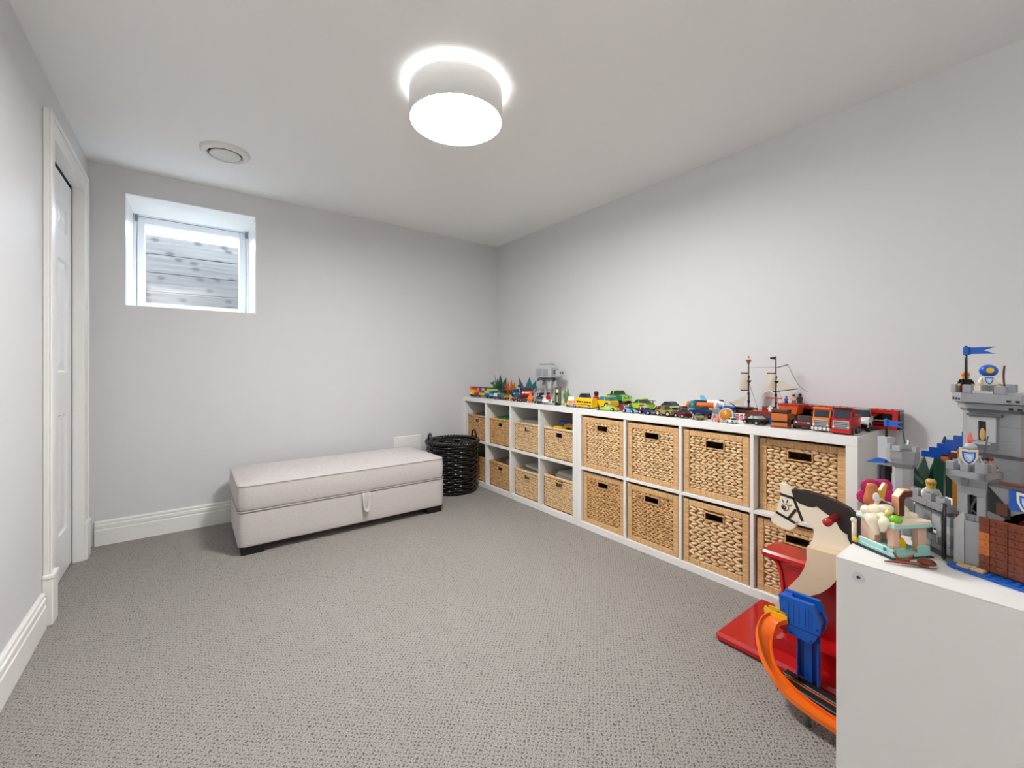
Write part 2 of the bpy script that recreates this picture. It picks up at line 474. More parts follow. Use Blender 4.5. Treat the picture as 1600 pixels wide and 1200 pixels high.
# window with deep white reveal
win = link('window_1', None); win['kind'] = 'structure'; win['label'] = 'small high basement window with white vinyl frame in a deep white reveal'
e = .004
for q in (bx(WX0, WX0 + e, YB - .001, WY, WZ0, WZ1), bx(WX1 - e, WX1, YB - .001, WY, WZ0, WZ1), bx(WX0 + e, WX1 - e, YB - .001, WY, WZ1 - e, WZ1), bx(WX0 + e, WX1 - e, YB - .001, WY, WZ0, WZ0 + e)):
    part('reveal_board', q, TRIM, win)
def frame(x0, x1, z0, z1, y0, y1, l, r, t, bt, b=.003):
    q = MB()
    q.box(x0, x0 + l, y0, y1, z0, z1, b=b); q.box(x1 - r, x1, y0, y1, z0, z1, b=b)
    q.box(x0 + l - .001, x1 - r + .001, y0, y1, z1 - t, z1, b=b); q.box(x0 + l - .001, x1 - r + .001, y0, y1, z0, z0 + bt, b=b)
    return q
part('outer_frame', frame(WX0 - .01, WX1 + .01, WZ0 - .01, WZ1 + .01, WY, WY + .08, .030, .030, .022, .03), VINYL, win)
part('sash', frame(WX0 + .024, WX1 - .024, WZ0 + .024, WZ1 - .016, WY + .006, WY + .062, .040, .042, .046, .050), VINYL, win)
GASK = mat('window_gasket', (150, 156, 166), .6)
part('gasket', frame(WX0 + .0215, WX1 - .0215, WZ0 + .0215, WZ1 - .0135, WY + .010, WY + .03, .0025, .0025, .0025, .0025, b=0), GASK, win)
for x in (WX0 + .013, WX1 - .030):
    q = MB(); q.box(x, x + .016, WY - .012, WY + .004, WZ1 - .055, WZ1 - .012, b=.002)
    part('hinge_cover', q, mat('hinge_grey', (120, 128, 140), .4), win)
gm = bpy.data.materials.new('window_glass'); gm.use_nodes = True
nt = gm.node_tree; nt.nodes.remove(nt.nodes['Principled BSDF'])
tr = nd(nt, 'ShaderNodeBsdfTransparent'); gl = nd(nt, 'ShaderNodeBsdfGlossy', Roughness=.02); mxs = nd(nt, 'ShaderNodeMixShader', Fac=.06)
nt.links.new(tr.outputs[0], mxs.inputs[1]); nt.links.new(gl.outputs[0], mxs.inputs[2]); nt.links.new(mxs.outputs[0], nt.nodes['Material Output'].inputs['Surface'])
part('glass_pane', bx(WX0 + .060, WX1 - .062, WY + .030, WY + .036, WZ0 + .07, WZ1 - .06), gm, win)

# timber window well outside
well = thing('window_well', 'weathered grey timber plank wall of the window well outside', 'retaining wall', (-2.0, 2.5, 0))
for i in range(7):
    zt = 2.097 - .1505 * i
    q = MB(); q.box(-1.6, 1.9, 0, .04, zt - .1485, zt - .0005, b=.004)
    part('plank', q, PLANK, well, rot=(0, 0, 0))
for x in (-1.5, 1.8):
    part('post', bx(x, x + .09, .045, .135, .95, 2.05), PLANK, well)
struct('ground', bx(-6, 3, 1.9, 6, .8, 1.0), mat('gravel', (120, 114, 106), .95, var=.3, scale=80, bump=.8))

# ---------------------------------------------------------------- ceiling lamp and vent
SH, snt, sb = principled('lamp_shade_fabric')
sb.inputs['Base Color'].default_value = (.80, .79, .77, 1); sb.inputs['Roughness'].default_value = .9
stl = nd(snt, 'ShaderNodeBsdfTranslucent'); stl.inputs['Color'].default_value = (.80, .79, .77, 1)
smx = nd(snt, 'ShaderNodeMixShader', Fac=SHADE_TRANSLUCENCY)
snt.links.new(sb.outputs[0], smx.inputs[1]); snt.links.new(stl.outputs[0], smx.inputs[2]); snt.links.new(smx.outputs[0], snt.nodes['Material Output'].inputs['Surface'])
DIFF = emis('lamp_diffuser', (.985, .985, .985), LAMP_DIFFUSER); BULB = emis('lamp_bulb', (.985, .985, .98), LAMP_BULB)
def drum_lamp(label, x, y):
    lamp = thing('ceiling_lamp', label, 'ceiling lamp', (x, y, 0))
    part('shade', MB().lathe([(.195, 2.078), (.195, 2.203), (.192, 2.203), (.192, 2.078)], 64, closed=True), SH, lamp)
    part('diffuser', MB().lathe([(.0005, 2.0795), (.1915, 2.0795), (.1915, 2.0825), (.0005, 2.0825)], 64, closed=True), DIFF, lamp)
    part('light_stop', MB().lathe([(.0005, 2.0835), (.1912, 2.0835), (.1912, 2.0855), (.0005, 2.0855)], 48, closed=True), TRIM, lamp)  # added plate, stops the diffuser from lighting the inside of the drum
    part('ceiling_mount', MB().lathe([(.0005, 2.224), (.075, 2.223), (.075, 2.205), (.068, 2.2), (.0005, 2.2)], 32), TRIM, lamp)
    for k in range(3):
        a = k * 2 * PI / 3 + .4
        part('bulb', MB().ell((.05 * math.cos(a)), (.05 * math.sin(a)), 2.120, .024, .024, .03, 12, 8), BULB, lamp)
        part('arm', MB().cyl((.03 * math.cos(a), .03 * math.sin(a), 2.205), (.193 * math.cos(a), .193 * math.sin(a), 2.196), .003, n=6), TRIM, lamp)
    return lamp
drum_lamp('round white drum flush ceiling lamp, switched on, above the room', -1.113, -.372)
# added hall lamp of the same kind, unseen, for fill light
drum_lamp('added round drum ceiling lamp, unseen fill light from the hall', -3.3, -.40)

fill_lamp = thing('fill_uplighter', 'black floor uplighter added as unseen fill light behind the camera', 'added lamp', (-2.25, -2.76, 0))  # added out of view to bounce fill light off the ceiling
LB = mat('fill_uplight_black_metal', (30, 30, 32), .4, metal=.3)
part('base', MB().lathe([(.0005, .0), (.14, .0), (.14, .012), (.02, .03), (.0005, .03)], 32), LB, fill_lamp)
part('pole', MB().cyl((0, 0, .02), (0, 0, 1.60), .012, n=12), LB, fill_lamp)
part('bowl', MB().lathe([(.012, 1.58), (.08, 1.60), (.15, 1.66), (.19, 1.73), (.186, 1.73), (.146, 1.665), (.078, 1.606), (.012, 1.586)], 32, closed=True), LB, fill_lamp)
part('bulb', MB().ell(0, 0, 1.705, .05, .05, .055, 16, 10), emis('fill_uplight_bulb', (.985, .985, .98), FILL_UPLIGHT), fill_lamp)

vent = thing('ceiling_vent', 'round white adjustable air vent in the ceiling', 'vent', (-1.862, .868, 0))
VM = mat('vent_enamel', (226, 224, 220), .4)
part('flange', MB().lathe([(.118, 2.224), (.118, 2.219), (.108, 2.208), (.090, 2.203), (.082, 2.206), (.080, 2.224)], 48), VM, vent)
part('damper_disc', MB().lathe([(.0005, 2.199), (.034, 2.197), (.040, 2.200), (.050, 2.197), (.062, 2.198), (.072, 2.203), (.073, 2.207), (.0005, 2.210)], 48), VM, vent)
part('throat', MB().lathe([(.0005, 2.2235), (.080, 2.2235)], 32), mat('vent_dark', (20, 20, 22), .9), vent)
part('spindle', MB().cyl((0, 0, 2.205), (0, 0, 2.2235), .006, n=8), VM, vent)

wp = thing('wall_panel', 'white rectangular cover panel low on the back wall behind the bench', 'wall panel', (-.55, YB, .36))
part('plate', bx(-.123, .123, -.016, -.0005, -.095, .095, b=.004), TRIM, wp)
for sx in (-.09, .09): part('screw', MB().cyl((sx, -.016, .08), (sx, -.0172, .08), .004, n=8), VM, wp)

# ---------------------------------------------------------------- storage bench
ot = thing('storage_bench', 'long light grey linen storage ottoman bench with black feet', 'ottoman', (-1.185, 1.05, 0))
HX, HY = .625, .28
def soft_box(hx, hy, z0, z1, r, crown=0., nx=40, ny=18, edge=.02, bulge=0.):
    # rounded slab: superellipse outline in plan, rounded top edge, crowned top
    q = MB(); N = 96; out = []
    def plan(t, d):
        # rounded rectangle outline point at parameter t, inset d
        a, b = hx - d, hy - d; rr = max(r - d, .002)
        per = 4 * (a + b - 2 * rr) + 2 * PI * rr; s = t * per
        segs = [(2 * (b - rr), 'E'), (PI * rr / 2, 'c1'), (2 * (a - rr), 'N'), (PI * rr / 2, 'c2'), (2 * (b - rr), 'W'), (PI * rr / 2, 'c3'), (2 * (a - rr), 'S'), (PI * rr / 2, 'c4')]
        for L_, k in segs:
            if s <= L_ or k == 'c4':
                if k == 'E': return (a, -(b - rr) + s)
                if k == 'N': return (a - rr - s, b)
                if k == 'W': return (-a, b - rr - s)
                if k == 'S': return (-(a - rr) + s, -b)
                an = s / rr; c = {'c1': (a - rr, b - rr, 0), 'c2': (-(a - rr), b - rr, PI / 2), 'c3': (-(a - rr), -(b - rr), PI), 'c4': (a - rr, -(b - rr), 1.5 * PI)}[k]
                return (c[0] + rr * math.cos(c[2] + an), c[1] + rr * math.sin(c[2] + an))
            s -= L_
    rings = [(0.012, z0), (0.003, z0 + .004), (0, z0 + .012)]
    for k in range(1, 5): rings.append((-bulge * math.sin(PI * k / 5), z0 + .012 + (z1 - z0 - .012 - edge) * k / 5))
    for k in range(0, 6):
        a = PI / 2 * k / 5
        rings.append((edge * (1 - math.cos(a)), z1 - edge + edge * math.sin(a)))
    for k in range(1, 9):
        f = k / 8; d = edge + f * (min(hx, hy) - edge - .01)
        rings.append((d, z1 + crown * (1 - (1 - f) ** 2.2)))
    vs = []
    for d, z in rings:
        for i in range(N):
            x, y = plan(i / N, d); vs.append((x, y, z))
    fs = []
    for g in range(len(rings) - 1):
        for i in range(N):
            j = (i + 1) % N; fs.append((g * N + i, g * N + j, (g + 1) * N + j, (g + 1) * N + i))
    fs.append(tuple(range(N - 1, -1, -1))); fs.append(tuple((len(rings) - 1) * N + i for i in range(N)))
    q.add(vs, fs, True)
    return q, [(*plan(i / N, 0), 0) for i in range(N)]
q, outl = soft_box(HX, HY, .045, .238, .018, edge=.008)
base = part('base', q, FABRIC, ot)
q, outl2 = soft_box(HX + .002, HY + .002, .243, .386, .035, crown=.038, edge=.014, bulge=.004)
lid = part('lid_cushion', q, FABRIC, ot)
PIPE = mat('bench_piping', (180, 172, 170), .9)
part('piping', MB().tube([(x * .998, y * .997, .381) for x, y, z in outl2], .0035, 6, True), PIPE, lid)
part('seam_welt', MB().tube([(x * 1.002, y * 1.004, .2415) for x, y, z in outl], .0045, 6, True), PIPE, ot)
pts = []
for k in range(17):
    t = k / 16; a = PI * t
    pts.append((-.017 * math.cos(a) + .065, -HY - .006 - .012 * math.sin(a) ** 1.0, .238 - .115 * math.sin(a) ** .6))
strap = MB().tube(pts, .015, 6, flat=.2)
part('pull_strap', strap, FABRIC, ot)
for sx in (-1, 1):
    for sy in (-1, 1):
        q = MB(); a, b = sx * (HX - .015), sx * (HX - .125); c, d = sy * (HY - .015), sy * (HY - .10)
        q.box(a, b, c, d, 0, .05, b=.003)
        part('foot', q, BLACKWOOD, ot)

# ---------------------------------------------------------------- black wicker basket
wb = thing('wicker_basket', 'round glossy black wicker basket with two loop handles', 'basket', (-.242, 1.215, 0))
def rad(z): return .192 + .020 * min(1, z / .38)
NS = 18; rows = 20; NP = 108
part('liner', MB().lathe([(.0005, .012), (rad(0) - .014, .012), (rad(.4) - .014, .405), (rad(.4) - .010, .405), (rad(0) - .008, .004), (.0005, .004)], 40), WICKER, wb)
for k in range(rows):
    z = .012 + .0195 * k + .006
    pth = []
    for i in range(NP):
        t = 2 * PI * i / NP; r = rad(z) - .003 + .0085 * math.sin(NS / 2 * t + (PI if k % 2 else 0))
        pth.append((r * math.cos(t), r * math.sin(t), z + .0015 * math.sin(3 * t + k)))
    part('weave_row', MB().tube(pth, .0105, 8, True), WICKER, wb)
for i in range(NS):
    t = 2 * PI * (i + .5) / NS
    part('stake', MB().cyl((rad(0) * .975 * math.cos(t), rad(0) * .975 * math.sin(t), .003), (rad(.41) * .975 * math.cos(t), rad(.41) * .975 * math.sin(t), .415), .005, n=5), WICKER, wb)
for j in range(3):
    pth = []
    for i in range(150):
        t = 2 * PI * i / 150; a = 18 * t + j * 2 * PI / 3
        r = rad(.42) + .002 + .011 * math.cos(a); pth.append((r * math.cos(t), r * math.sin(t), .415 + .011 * math.sin(a)))
    part('rim_strand', MB().tube(pth, .0085, 6, True), WICKER, wb)
va = math.atan2(-1.9574 - 1.215, -2.0187 + .242)
for sgn in (-1, 1):
    t0 = va + sgn * PI / 2 + .45
    c = Vector((math.cos(t0), math.sin(t0), 0)) * (rad(.42) - .004); tg = Vector((-math.sin(t0), math.cos(t0), 0)); ra = Vector((math.cos(t0), math.sin(t0), 0))
    pth = []
    for i in range(15):
        a = PI * i / 14
        pth.append(c + tg * .038 * math.cos(a) + Vector((0, 0, .40 + .092 * math.sin(a) ** .8)) - ra * .004 * math.sin(a))
    part('handle', MB().tube(pth, .0085, 7), WICKER, wb)

# ---------------------------------------------------------------- cube shelving
HS = .768; ET = .038; MT = .016
def shelf_unit(name, label, y0, y1, xd=.385):
    """4 x 2 cube shelf; front edge at local x=0, running along y from y0 to y1"""
    t = thing(name, label, 'shelf unit', (0, y1, 0))
    L = y1 - y0; cw = (L - 2 * ET - 3 * MT) / 4; b = .0012
    part('side_panel', bx(0, xd, -L, -L + ET, ET, HS - ET, b=b), SHELF, t)
    part('side_panel', bx(0, xd, -ET, 0, ET, HS - ET, b=b), SHELF, t)
    part('top_panel', bx(0, xd, -L, 0, HS - ET, HS, b=b), SHELF, t)
    part('bottom_panel', bx(0, xd, -L, 0, 0, ET, b=b), SHELF, t)
    zm = HS / 2
    for i in range(3):
        y = -ET - (i + 1) * cw - i * MT
        part('divider', bx(.001, xd - .001, y - MT, y, ET, HS - ET, b=b), SHELF, t)
    for i in range(4):
        a = -ET - i * (cw + MT)
        part('shelf_board', bx(.001, xd - .001, a - cw, a, zm - MT / 2, zm + MT / 2, b=b), SHELF, t)
    SC = mat('screw_cover', (196, 196, 196), .35); SD = mat('screw_socket', (60, 60, 62), .4)
    for x in (.035, xd - .035):
        for z in (ET / 2, HS - ET / 2):
            for (yy, dy) in ((-L, -1),):
                s = part('screw_cap', MB().cyl((x, yy, z), (x, yy + dy * .0008, z), .0035, n=10), SC, t)
                part('screw_socket', MB().cyl((x, yy + dy * .0008, z), (x, yy + dy * .0011, z), .002, n=6), SD, s)
    return t, cw
near, cwn = shelf_unit('cube_shelf', 'white eight-cube shelf filled with square woven baskets, nearer the camera along the right wall', -1.468, 0)
far, cwf = shelf_unit('cube_shelf', 'white eight-cube shelf holding low open baskets, in the corner of the back and right walls', .001, 1.457)
# third unit, perpendicular: its end panel faces the camera
U3X, U3Y = -1.304, -1.760
u3 = thing('cube_shelf', 'white cube shelf in the right foreground, plain end panel facing the camera', 'shelf unit', (U3X, U3Y, 0))
L3 = 1.468; D3 = .39; b = .0012
part('side_panel', bx(0, ET, -D3, 0, ET, HS - ET + .037, b=b), SHELF, u3); part('side_panel', bx(L3 - ET, L3, -D3, 0, ET, HS - ET + .037, b=b), SHELF, u3)
part('top_panel', bx(0, L3, -D3, 0, HS - .001, HS, b=0), SHELF, u3); part('bottom_panel', bx(0, L3, -D3, 0, 0, ET, b=b), SHELF, u3)
part('top_board', bx(ET, L3 - ET, -D3 + .0005, -.0005, HS - ET, HS - .001), SHELF, u3)
c3 = (L3 - 2 * ET - 3 * MT) / 4
for i in range(3): part('divider', bx(ET + (i + 1) * c3 + i * MT, ET + (i + 1) * (c3 + MT), -D3 + .001, -.001, ET, HS - ET), SHELF, u3)
for i in range(4): part('shelf_board', bx(ET + i * (c3 + MT), ET + i * (c3 + MT) + c3, -D3 + .001, -.001, HS / 2 - MT / 2, HS / 2 + MT / 2), SHELF, u3)
SCW = mat('screw_washer', (214, 214, 214), .3); SMT = mat('screw_metal', (70, 84, 92), .3, metal=.6)
for y in (-.025, -D3 + .025):
    for z in (ET / 2, HS - ET / 2):
        s = part('screw_cap', MB().cyl((0, y, z), (-.0009, y, z), .0068, n=20), SCW, u3)
        part('screw_socket', MB().cyl((-.0009, y, z), (-.0012, y, z), .0024, n=6), SMT, s)

# ---------------------------------------------------------------- woven cube baskets
def braid_mesh(width, pitch, h, tilt, depth=.007, jit=.12, n=7, mm=4, seed=1):
    rnd = random.Random(seed); q = MB(); k = max(1, round(width / pitch)); p = width / k
    for i in range(k):
        x = -width / 2 + (i + .5) * p
        l = p * .61 * (1 + rnd.uniform(-jit, jit)); hh = h * .50 * (1 + rnd.uniform(-jit, jit))
        M = Matrix.Translation((0, x, rnd.uniform(-1, 1) * h * .06)) @ Matrix.Rotation(tilt * (1 + rnd.uniform(-.3, .3)), 4, 'X')
        q.ell(0, 0, 0, depth * (1 + rnd.uniform(-.2, .2)), l, hh, n, mm, M=M)
    return q.mesh('braid', HYA)
CORE = mat('basket_core', (132, 92, 54), .9, var=.15, scale=80)  # backing coloured darker to put shade into the gaps between braids
BR = {}
def braid(width, pitch, h, tilt, var, m):
    key = (round(width, 3), pitch, h, tilt > 0, var, m.name)
    if key not in BR:
        me = braid_mesh(width, pitch, h, tilt, depth=h * .62, seed=var * 7 + 3)
        me.materials.clear(); me.materials.append(m); BR[key] = me
    return BR[key]
def cube_basket(label, y, z, W, H, D, recess, rim, rows, pitch, m, hole, group, tiltamp=.30, name='woven_basket'):
    """front face in plane x=recess, centred on y, standing on z. hole=(yc, zc, w, h)"""
    t = thing(name, label, 'basket', (recess, y, z), 0, group)
    th = .010
    hy, hz, hw, hh = hole
    fr = MB()
    fr.box(.006, .006 + th, -W / 2, hy - hw / 2, 0, H); fr.box(.006, .006 + th, hy + hw / 2, W / 2, 0, H)
    fr.box(.006, .006 + th, hy - hw / 2, hy + hw / 2, 0, hz - hh / 2); fr.box(.006, .006 + th, hy - hw / 2, hy + hw / 2, hz + hh / 2, H)
    part('front_backing', fr, CORE, t)
    for s in (-1, 1): part('side_wall', bx(.006 + th, D, s * W / 2, s * (W / 2 - th), 0, H), m, t)
    part('back_wall', bx(D - th, D, -W / 2 + th, W / 2 - th, 0, H), m, t)
    part('bottom', bx(.006 + th, D - th, -W / 2 + th, W / 2 - th, 0, th), m, t)
    inner = W - 2 * rim; z0, z1 = rim, H - rim
    if rim > .015:
        for s in (-1, 1):
            a, b_ = s * W / 2, s * (W / 2 - rim)
            part('rim_strip', bx(-.002, .010, a, b_, 0, H, b=.003), RIMV, t)
        part('rim_strip', bx(-.0015, .010, -inner / 2, inner / 2, 0, rim, b=.003), RIM, t)
        part('rim_strip', bx(-.0015, .010, -inner / 2, inner / 2, H - rim, H, b=.003), RIM, t)
    else:
        part('rim_strip', MB().box(-.003, .018, -W / 2, W / 2, H - .012, H + .003, b=.004), m, t)
    rh = (z1 - z0) / rows
    for r in range(rows):
        zc = z0 + (r + .5) * rh; tl = tiltamp if r % 2 else -tiltamp
        if abs(zc - hz) < hh / 2 + rh * .35:
            for (a, b_) in ((-inner / 2, hy - hw / 2 - .004), (hy + hw / 2 + .004, inner / 2)):
                w = b_ - a
                if w > .02: link('braid', braid(w, pitch, rh, tl, r % 2, m), t, (.006, (a + b_) / 2, zc))
        else:
            sh = (.12 if r % 2 else -.12) * pitch
            link('braid', braid(inner - pitch * .12, pitch, rh, tl, r % 4, m), t, (.006, sh, zc))
    hr = MB(); g = .004
    hr.box(-.003, .017, hy - hw / 2 - g, hy + hw / 2 + g, hz - hh / 2 - g, hz - hh / 2); hr.box(-.003, .017, hy - hw / 2 - g, hy + hw / 2 + g, hz + hh / 2, hz + hh / 2 + g)
    hr.box(-.003, .017, hy - hw / 2 - g, hy - hw / 2, hz - hh / 2, hz + hh / 2); hr.box(-.003, .017, hy + hw / 2, hy + hw / 2 + g, hz - hh / 2, hz + hh / 2)
    part('handle_rim', hr, RIM, t)
    return t
zlo, zhi = ET, HS / 2 + MT / 2
COLN = ['first', 'second', 'third', 'fourth']
def cell_y(y1, cw, i): return y1 - ET - i * (cw + MT) - cw / 2
RECT = [.012, .014, .015, .045]; RECB = [.018, .012, .010, .020]
for row, z in ((1, zhi), (0, zlo)):
    for i in range(4):
        dark = row == 0 and i < 2
        where = ('top' if row else 'bottom') + ' row ' + COLN[i] + ' from the left'
        cube_basket('square woven basket with slot handle, %s in the nearer shelf' % where, cell_y(0, cwn, i) + .001, z + .0005, cwn - .014, .322, .34,
                    (RECT if row else RECB)[i], .030, [20, 19, 19, 18][i] if row else [21, 21, 16, 18][i], .030 if not (row == 0 and i == 2) else .036,
                    HYA2 if dark else HYA, (.0, .262, .088 if i else .08, .034), 'square baskets in the nearer shelf')
fl = {(1, 0): 'grey bits showing inside', (1, 1): 'green bricks inside', (1, 2): 'white sheets of paper inside', (1, 3): 'blue and yellow toys inside',
      (0, 0): 'hidden behind the black basket', (0, 1): 'dark toy parts inside', (0, 2): 'a stack of magazines inside', (0, 3): 'crumpled papers inside'}
for row, z in ((1, zhi), (0, zlo)):
    for i in range(4):
        tall = .215 if row else (.205 if i < 3 else .225)
        cube_basket('low woven open basket with %s, %s row of the corner shelf' % (fl[(row, i)], 'top' if row else 'bottom'), cell_y(1.457, cwf, i) - .004, z + .0005, cwf - .03, tall, .33,
                    .022, .006, 17, .020, HYA2 if (i < 2) else HYA, (-.01, tall - .045, .062, .032), 'low baskets in the corner shelf', tiltamp=.25)

# ================================================================ toys on the shelf
ZT = HS + .0005
PC = {}
COLS = dict(red=(196, 30, 28), orange=(240, 120, 30), yellow=(246, 196, 20), lime=(170, 214, 40), green=(30, 130, 60), dgreen=(14, 70, 50), blue=(20, 84, 190), navy=(28, 44, 96), lblue=(120, 190, 224), white=(236, 236, 232),
            black=(24, 24, 26), grey=(150, 152, 154), lgrey=(182, 184, 186), dgrey=(78, 80, 84), brown=(96, 52, 30), rbrown=(120, 54, 28), tan=(214, 180, 130), khaki=(150, 140, 92), olive=(110, 112, 62), pink=(236, 160, 170),
            magenta=(190, 24, 100), purple=(96, 60, 140), cream=(240, 226, 196), glass=(40, 52, 62), silver=(176, 178, 180), skin=(246, 196, 40), peach=(242, 178, 142), maroon=(110, 22, 34), aqua=(170, 222, 212), copper=(196, 110, 50), sail=(206, 196, 178), amber=(206, 130, 30), teal=(30, 120, 130), dorange=(206, 88, 24))
def C_(n):
    return P_(n, COLS[n], .22 if n in ('glass', 'black', 'red', 'blue') else .32)
WHEELS = {}
def wheel_mesh(r, w, tyre, hub):
    k = (round(r, 4), round(w, 4), tyre, hub)
    if k not in WHEELS:
        q = MB(); q.cyl((0, -w / 2, 0), (0, w / 2, 0), r, n=14)
        me = q.mesh('wheel', C_(tyre)); me.materials.append(C_(hub))
        n0 = len(me.polygons)
        q.cyl((0, -w / 2 - .0006, 0), (0, w / 2 + .0006, 0), r * .55, n=10)
        me2 = q.mesh('wheel', C_(tyre)); me2.materials.append(C_(hub))
        for i, p in enumerate(me2.polygons):
            if i >= n0: p.material_index = 1
        WHEELS[k] = me2
    return WHEELS[k]
PROF = {
    'sports': ([(-.5, .2), (-.5, .52), (-.44, .66), (-.2, .68), (.12, .62), (.42, .48), (.5, .34), (.5, .2)], [(-.36, .64), (-.2, .98), (.02, 1.), (.2, .6)], .19, .30),
    'suv': ([(-.5, .2), (-.5, .62), (-.46, .66), (.2, .66), (.46, .58), (.5, .5), (.5, .2)], [(-.47, .64), (-.42, 1.), (.08, 1.), (.22, .64)], .21, .30),
    'race': ([(-.5, .15), (-.5, .5), (-.2, .62), (.1, .55), (.5, .25), (.5, .12), (0, .1)], [(-.22, .55), (-.16, .95), (.0, .9), (.1, .5)], .24, .33),
    'pickup': ([(-.5, .24), (-.5, .62), (-.06, .62), (.25, .64), (.47, .58), (.5, .5), (.5, .24)], [(-.1, .6), (-.06, 1.), (.12, 1.), (.24, .6)], .22, .31),
    'beetle': ([(-.5, .2), (-.5, .4), (-.42, .56), (-.2, .64), (.2, .62), (.42, .52), (.5, .38), (.5, .2)], [(-.32, .6), (-.22, .9), (-.08, 1.), (.06, .98), (.2, .6)], .2, .31),
    'monster': ([(-.48, .44), (-.5, .66), (-.42, .74), (.2, .74), (.48, .66), (.5, .58), (.48, .44)], [(-.3, .72), (-.22, 1.), (.05, 1.), (.18, .72)], .27, .33),
}
def car(label, x, y, hd, L, W, H, body, kind='sports', accent=None, win='glass', tyre='black', hub='silver', z=0., group='toy cars on the shelves', roof=None, stripe=None, wing=None):
    """hd: heading in degrees of the car's nose in plan (0 = towards the wall, 90 = away from the camera)"""
    t = thing('toy_car', label, 'toy car', (x, y, ZT + z), math.radians(hd), group)
    low, cab, wr, wx = PROF[kind]
    r = wr * H * (1.25 if kind != 'race' else 1.1); r = min(r, L * .17)
    q = MB(); hw = W / 2 * (.94 if kind != 'race' else .62)
    q.prism([(a * L, b_ * H) for a, b_ in low], -hw, hw)
    bd = part('body', q, C_(body), t)
    # tapered cabin in glass with a painted roof
    n = len(cab); vs = []
    for s in (-1, 1):
        for (a, b_) in cab:
            f = .96 if b_ < .75 else .76
            vs.append((a * L, s * hw * f, b_ * H - .0002))
    fs = [tuple(range(n - 1, -1, -1)), tuple(range(n, 2 * n))] + [(i, (i + 1) % n, n + (i + 1) % n, n + i) for i in range(n)]
    cb = part('cabin', MB().add(vs, [f[::-1] for f in fs]), C_(win), t)
    tops = [p for p in cab if p[1] > .85]
    a0, a1 = tops[0][0] * L, tops[-1][0] * L; zt = max(p[1] for p in cab) * H
    part('roof', bx(a0 - .001, a1 + .001, -hw * .78, hw * .78, zt - H * .06, zt + H * .012, b=.0008), C_(roof or body), cb)
    for s in (-1, 1):
        part('pillar', MB().cyl(((a0 + a1) / 2, s * hw * .8, zt - H * .02), ((a0 + a1) / 2 + .01 * L, s * hw * .97, H * .64), H * .03, n=5), C_(roof or body), cb)
    wm = wheel_mesh(r, W * .2, tyre, hub)
    for sx in (-1, 1):
        for s in (-1, 1): link('wheel', wm, t, (sx * wx * L, s * (W / 2 - W * .08), r))
    q = MB(); q.box(.485 * L, .515 * L, -hw * .9, hw * .9, .2 * H + (.2 * H if kind == 'monster' else 0), .34 * H + (.2 * H if kind == 'monster' else 0), b=.0008)
    part('bumper', q, C_(accent or 'black'), t)
    zl = {'sports': .42, 'suv': .52, 'race': .25, 'pickup': .53, 'beetle': .42, 'monster': .6}[kind] * H
    for s in (-1, 1): part('headlight', MB().ell(.485 * L, s * hw * .7, zl, .02 * L, hw * .16, .06 * H, 8, 4), C_('white'), t)
    if stripe: part('stripe', MB().prism([(a * L, b_ * H + .0004) for a, b_ in low if b_ > .3], -hw * .22, hw * .22), C_(stripe), bd)
    if wing: 
        q = MB(); q.box(-.52 * L, -.38 * L, -hw * 1.05, hw * 1.05, .86 * H, .9 * H, b=.0006)
        for s in (-1, 1): q.box(-.46 * L, -.42 * L, s * hw * .7 - .001, s * hw * .7 + .001, .55 * H, .87 * H)
        part('spoiler', q, C_(wing), t)
    if kind in ('race', 'monster'):
        for sx in (-1, 1): part('axle', MB().cyl((sx * wx * L, -W / 2 + W * .1, r), (sx * wx * L, W / 2 - W * .1, r), H * .05, n=6), C_('dgrey'), t)
    if kind == 'monster':
        q = MB(); q.box(-.36 * L, .36 * L, -hw * .4, hw * .4, .3 * H, .46 * H); part('chassis', q, C_('dgrey'), t)
    return t
